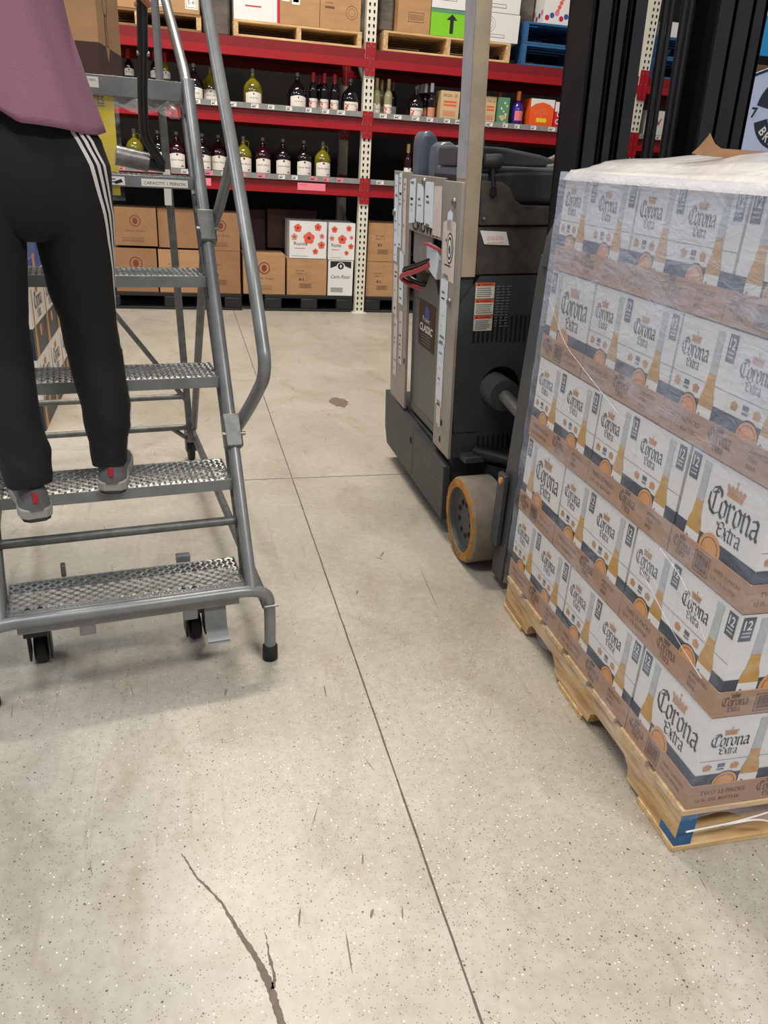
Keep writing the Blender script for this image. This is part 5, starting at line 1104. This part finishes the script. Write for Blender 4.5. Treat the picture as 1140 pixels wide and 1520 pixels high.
for du in (-.03, .03): m = MB(LF); m.lathe([(.001, -.006), (.009, -.003), (.009, .003), (.001, .006)], (-.47 + du, .312, 1.972), 'shoedk', 10); m.build('eye', per, 60)
m = MB(LF); m.tube([(-.492, .308, 1.898), (-.47, .316, 1.896), (-.448, .308, 1.898)], .004, 'coral', 8); m.build('mouth', per, 60)
# trousers
def ring(cu_, cv_, rx, ry, z, n=72, fold=0.0, ph=0.0):
    out = []
    for k in range(n):
        a = -PI / 2 + 2 * PI * k / n; f = 1 + fold * (math.sin(3 * a + ph) * .6 + math.sin(7 * a + ph * 2.3) * .4)
        out.append(V3((cu_ + rx * f * math.cos(a), cv_ + ry * f * math.sin(a), z + fold * .25 * math.sin(2 * a + ph))))
    return out
def interp(tab, n):
    out = []
    for a, b in zip(tab, tab[1:]):
        for k in range(n): t = k / n; out.append(tuple(a[i] + (b[i] - a[i]) * t for i in range(len(a))))
    return out + [tab[-1]]
RL = [(.585, -.365, -.279, .165, .052), (.60, -.366, -.276, .17, .055), (.64, -.369, -.272, .175, .058), (.675, -.372, -.261, .18, .066), (.73, -.377, -.256, .19, .07), (.845, -.395, -.263, .215, .068), (.945, -.405, -.272, .215, .075), (1.02, -.423, -.270, .205, .082), (1.14, -.436, -.262, .19, .095), (1.20, -.44, -.258, .18, .105), (1.30, -.45, -.257, .175, .108), (1.35, -.45, -.272, .175, .10), (1.42, -.45, -.32, .175, .08)]
LL = [(.60, -.562, -.458, .03, .052), (.62, -.565, -.456, .035, .056), (.66, -.575, -.455, .05, .06), (.70, -.585, -.462, .07, .066), (.763, -.592, -.470, .09, .068), (.872, -.60, -.470, .13, .07), (.954, -.61, -.470, .14, .078), (1.03, -.615, -.462, .145, .085), (1.14, -.615, -.452, .155, .095), (1.20, -.612, -.44, .165, .105), (1.30, -.60, -.42, .175, .11), (1.40, -.60, -.42, .175, .11)]
def leg(tab, side, name):
    rows = interp(tab, 5); rings = []; zs = []
    for i, (z, a, b, cv_, ry) in enumerate(rows):
        crump = .05 * math.exp(-((z - .66) / .06) ** 2) + .028 * math.exp(-((z - .88) / .06) ** 2) + .012
        r = ring((a + b) / 2, cv_, (b - a) / 2, ry, z, 72, crump * .6, z * 60 + side); rings.append(r); zs.append(z)
    m = MB(LF); m.loft(rings, 'pants', True); return m, rings, zs
PELV = [(1.135, .08, .04), (1.155, .145, .085), (1.19, .160, .100), (1.25, .166, .112), (1.31, .163, .110), (1.36, .150, .10), (1.44, .12, .085)]
def stripes(rings, zs, side, parent):
    for q in range(3):
        rows_ = []
        for r, z in zip(rings, zs):
            a = 20 + 62 * max(0, min(1, (1.36 - z) / .42)) + (9 * math.sin((z - .6) * 9) if z < .9 else 0) + 11 * q
            pts = []
            for da in (0, 3.0, 6.0):
                g = (a + da) if side > 0 else 360 - a - da; k = (g / 5.0) % 72; k0 = int(k) % 72; t = k - int(k)
                p = r[k0].lerp(r[(k0 + 1) % 72], t); c = sum((x for x in r), V3((0, 0, 0))) / 72; o_ = (p - c); o_.z = 0; p = p + o_.normalized() * .0016
                if z > 1.136:
                    for (z0, x0, y0), (z1, x1, y1) in zip(PELV, PELV[1:]):
                        if z0 <= z <= z1:
                            tt = (z - z0) / (z1 - z0); rx, ry = x0 + (x1 - x0) * tt, y0 + (y1 - y0) * tt; d = V3((p.x + .435, p.y - .17, 0)); f = math.sqrt((d.x / rx) ** 2 + (d.y / ry) ** 2)
                            if f < 1.015: d *= 1.015 / max(f, .01); p = V3((-.435 + d.x, .17 + d.y, p.z))
                pts.append(p)
            rows_.append(pts if side > 0 else pts[::-1])
        m = MB(LF); n = 3; m.add([p for r in rows_ for p in r], [(i * n + k, i * n + k + 1, (i + 1) * n + k + 1, (i + 1) * n + k) for i in range(len(rows_) - 1) for k in range(2)], 'stripe')
        m.build('side_stripe', parent, 70)
(mr, rr_, zr_), (ml, rl_, zl_) = leg(RL, 1, 'r'), leg(LL, -1, 'l')
m = MB(LF); m.v = mr.v + ml.v; m.mats = ['pants']; m.f = mr.f + [tuple(x + len(mr.v) for x in f) for f in ml.f]; m.m = [m.mats.index(mr.mats[i]) for i in mr.m] + [m.mats.index(ml.mats[i]) for i in ml.m]
m.loft([ring(-.435, .17, rx, ry, z) for z, rx, ry in PELV], 'pants')
tr = m.build('trousers', per, 70); stripes(rr_, zr_, 1, tr); stripes(rl_, zl_, -1, tr)
# shirt with hem, leaning to the left, and sleeves
rows = []
for i in range(26):
    t = i / 25; z = 1.368 + .397 * t; cu_ = -.428 - .052 * t; rx = .154 - .022 * min(1, t / .5) ; ry = .125 - .01 * t
    if t > .8: q = (t - .8) / .2; rx *= 1 - .30 * q * q; ry *= 1 - .25 * q * q
    r = []
    for k in range(90):
        a = -PI / 2 + 2 * PI * k / 90; f = 1 + (.035 * math.sin(5 * a + 1 + t) + .018 * math.sin(11 * a + 2 * t)) * (1 - .6 * t)
        lift = .0
        if i < 8: w_ = (1 - i / 8); lift = w_ * (.10 * max(0, -math.cos(a) - .04) + .006 * math.sin(3 * a)); 
        flare = 1 + .05 * (1 - t) ** 3 if i else 1.045
        r.append(V3((cu_ + rx * f * flare * math.cos(a), .175 + ry * f * flare * math.sin(a) + .02 * t, z + lift)))
    rows.append(r)
rows.append([V3((-.47, .21, 1.79)) + (p - V3((-.475, .195, 1.765))) * .42 for p in rows[-1]])
m = MB(LF); m.loft(rows, 'shirt', cap=False)
sh = m.build('shirt', per, 70); so = sh.modifiers.new('thick', 'SOLIDIFY'); so.thickness = .003
for pts, rr in (([(-.37, .20, 1.71), (-.30, .21, 1.74), (-.23, .255, 1.80)], [.075, .068, .055]), ([(-.57, .20, 1.71), (-.63, .22, 1.70), (-.685, .31, 1.60)], [.075, .068, .055])):
    m = MB(LF); m.tube(pts, rr, 'shirt', 20); m.build('sleeve', per, 60)
m = MB(LF); m.loft([ring(-.335 - .06 * t, .235 + .02 * t, .045 * (1 - .2 * t), .05, 1.47 + .24 * t, 24) for t in (0, .25, .5, .75, 1)], 'shirt')
# shoes and socks
def shoe(hu, hv, hz, yaw, pitch):
    SF = LF @ Matrix.Translation((hu, hv, hz)) @ Matrix.Rotation(yaw, 4, 'Z') @ Matrix.Rotation(pitch, 4, 'X')
    def outline(y, g=0.0):
        for a, b in zip(OUT, OUT[1:]):
            if a[0] <= y <= b[0]: t = (y - a[0]) / (b[0] - a[0]); return a[1] + (b[1] - a[1]) * t + g
        return OUT[-1][1]
    OUT = [(0, .020), (.012, .033), (.04, .038), (.10, .034), (.16, .042), (.20, .043), (.235, .034), (.255, .016)]
    def band(z0, z1, g, mt, name, parent):
        pts = [(-w_ - g, y) for y, w_ in OUT][::-1] + [(w_ + g, y) for y, w_ in OUT]
        m = MB(SF); m.prism([(p[0], p[1]) for p in pts], mt, lambda u, v, l=0.: V3((u, v, l + .006 * max(0, (v - .2) / .05))), z0, z1); return m.build(name, parent, bevel=.004, seg=3)
    so_ = band(.0, .008, -.002, 'shoedk', 'outsole', per); band(.008, .034, .002, 'sole', 'midsole', so_)
    rings = []
    for y, top, wd in ((-.002, .082, .60), (.006, .088, .9), (.025, .090, 1), (.06, .088, 1), (.09, .090, 1), (.12, .084, 1), (.16, .066, 1), (.20, .054, .98), (.235, .046, .9), (.250, .038, .7)):
        w_ = outline(max(0, y)) * wd; r = []
        for k in range(24):
            a = PI * k / 23; c = math.cos(a); s2 = math.sin(a)
            r.append(V3((w_ * (abs(c) ** .55) * (1 if c > 0 else -1) * (1 - .22 * s2), y, .030 + (top - .030) * s2 ** .6)))
        rings.append(r)
    m = MB(SF); m.loft(rings, 'shoe'); up_ = m.build('shoe_upper', so_, 60)
    m = MB(SF); m.box((-.006, -.006, .052), (.006, .0, .078), 'capred'); m.build('heel_tab', up_, bevel=.001)
    m = MB(SF); m.lathe([(.030, .0), (.033, .006), (.030, .012), (.025, .012)], (0, .042, .082), 'shoedk', 20, sy=1.3); m.build('collar', up_, 50)
    m = MB(SF); m.lathe([(.025, 0), (.027, .03), (.028, .06)], (0, .042, .08), 'sock', 20, sy=1.2); m.build('sock', per, 50)
shoe(-.322, .118, .5095, math.radians(-7), 0)
shoe(-.500, -.012, .5095, math.radians(9), 0)

# ------------------------------------------------------------------ stacked beer beyond the ladder, seen between the legs
def a_beerside(m, fr, w_, h):
    m.rect(0, 0, w_, h * .42, 'navy', fr, .0006); m.poly([(w_ * .1, 0), (w_ * .3, 0), (w_ * .24, h * .5), (w_ * .22, h * .9), (w_ * .18, h * .9), (w_ * .16, h * .5)], 'amber', fr, .001); corona_logo(m, w_ * .34, h * .62, w_ * .6, fr); m.disc(w_ * .6, h * .3, .03, 'orange', fr, .001)
def a_beerfront(m, fr, w_, h): m.rect(0, 0, w_, h * .42, 'navy', fr, .0006); m.rect(w_ * .8, h * .62, w_ * .93, h * .86, 'ink', fr, .0007); m.text('24', w_ * .82, h * .72, h * .1, 'white', fr, .0012)
for lz in range(2):
    for k in range(3):
        x1, y0 = -.715 - .0, 4.0 + k * .37; m = MB(); z = .002 + lz * .362; m.box((x1 - .30, y0, z), (x1, y0 + .36, z + .36), 'white')
        a_beerside(m, frame((x1, y0, z), (0, 1, 0), (0, 0, 1)), .36, .36); a_beerfront(m, frame((x1 - .30, y0, z), (1, 0, 0), (0, 0, 1)), .30, .36)
        tag(m.build('beer_carton', bevel=.002), 'white and navy beer carton on the %s, %s in the row beyond the legs' % (('floor', 'upper layer')[lz], ('nearest', 'middle', 'farthest')[k]), 'beer carton', 'beer cartons stacked beyond the ladder')
def a_blue(m, fr, w_, h):
    for k in range(4): m.frame_rect(w_ * (.1 + .2 * k), h * .3, w_ * (.22 + .2 * k), h * .8, .004, 'display', fr)
    m.rect(0, 0, w_, h * .08, 'label', fr); m.rect(w_ * .55, h * .14, w_ * .75, h * .34, 'labelpeach', fr, .001)
for k in range(3):
    x1, y0 = -.715, 4.0 + k * .37; m = MB(); m.box((x1 - .30, y0, .728), (x1, y0 + .36, 1.05), 'bluepack'); a_blue(m, frame((x1, y0, .728), (0, 1, 0), (0, 0, 1)), .36, .32); a_blue(m, frame((x1 - .3, y0, .728), (1, 0, 0), (0, 0, 1)), .3, .32)
    tag(m.build('blue_pack', bevel=.002), 'bright blue drinks pack on top of the stack beyond the legs, %s' % ('nearest', 'middle', 'farthest')[k], 'box', 'blue packs on the beer stack')

# ------------------------------------------------------------------ displays right of the mast
m = MB(); fr = facing_y(3.86, 5.58, 2.20); m.box((3.86, 5.58, 2.20), (5.0, 5.60, 2.75), 'skyblue'); m.text('WAVE', .27, .12, .17, 'label', fr, .002, 'l', .5, bold=.03); m.poly([(.2, .26), (.34, .40), (.46, .30), (.6, .42), (.8, .3), (.8, .27), (.2, .24)], 'label', fr, .0015)
m.box((3.9, 5.585, 0), (3.93, 5.6, 2.2), 'display'); m.box((4.93, 5.585, 0), (4.96, 5.6, 2.2), 'display')
tag(m.build('hanging_banner', smooth=0), 'bright blue banner with white letters right of the forklift mast', 'banner')
m = MB(); fr = facing_y(3.92, 5.40, 0)
m.prism([(0, 0), (1.0, 0), (1.0, 2.24), (.55, 2.28), (.25, 2.14), (.0, 2.04)], 'display', fr, -.03, 0)
for a, b in zip([(.0, 2.04), (.25, 2.14), (.55, 2.28)], [(.25, 2.14), (.55, 2.28), (1.0, 2.24)]): m.poly([a, b, (b[0], b[1] - .02), (a[0], a[1] - .02)], 'navy', fr, .001)
cx_, cy_ = .36, 1.83
n = 40
for k in range(n):
    a0, a1 = 2 * PI * k / n, 2 * PI * (k + 1) / n; mid = math.degrees(a0) % 360
    if 165 < mid < 195: continue
    m.poly([(cx_ + r_ * math.cos(g), cy_ + r_ * math.sin(g)) for r_, g in ((.13, a0), (.24, a0), (.24, a1), (.13, a1))], 'navy', fr, .001)
for i, ch in enumerate('BREWING'):
    g = math.radians(222 + i * 17); u, v = cx_ + .185 * math.cos(g), cy_ + .185 * math.sin(g); t = g + PI / 2
    sub = lambda uu, vv, l=0., u=u, v=v, t=t: fr(u + uu * math.cos(t) - vv * math.sin(t), v + uu * math.sin(t) + vv * math.cos(t), l)
    m.text(ch, 0, -.03, .085, 'label', sub, .002, 'c', .042, bold=.02)
m.text('7', .09, 1.79, .09, 'navy', fr, .002, 'l', .05, bold=.03)
m.disc(cx_, cy_, .03, 'skyblue', fr, .002)
for k in range(7): a = .1 + .11 * k; m.poly([(a, 1.5 + .03 * k), (a + .05, 1.56 + .03 * k), (a + .045, 1.57 + .03 * k)], 'glassprint', fr, .001)
tag(m.build('standing_display', smooth=0), 'pale blue standing board with a round navy emblem right of the mast', 'display')
m = MB(); m.box((4.05, 5.62, .0), (5.0, 6.2, 2.15), 'wooddk'); tag(m.build('stock_stack', bevel=.01), 'brown stock stack between the blue banner and the pale display board', 'stack')
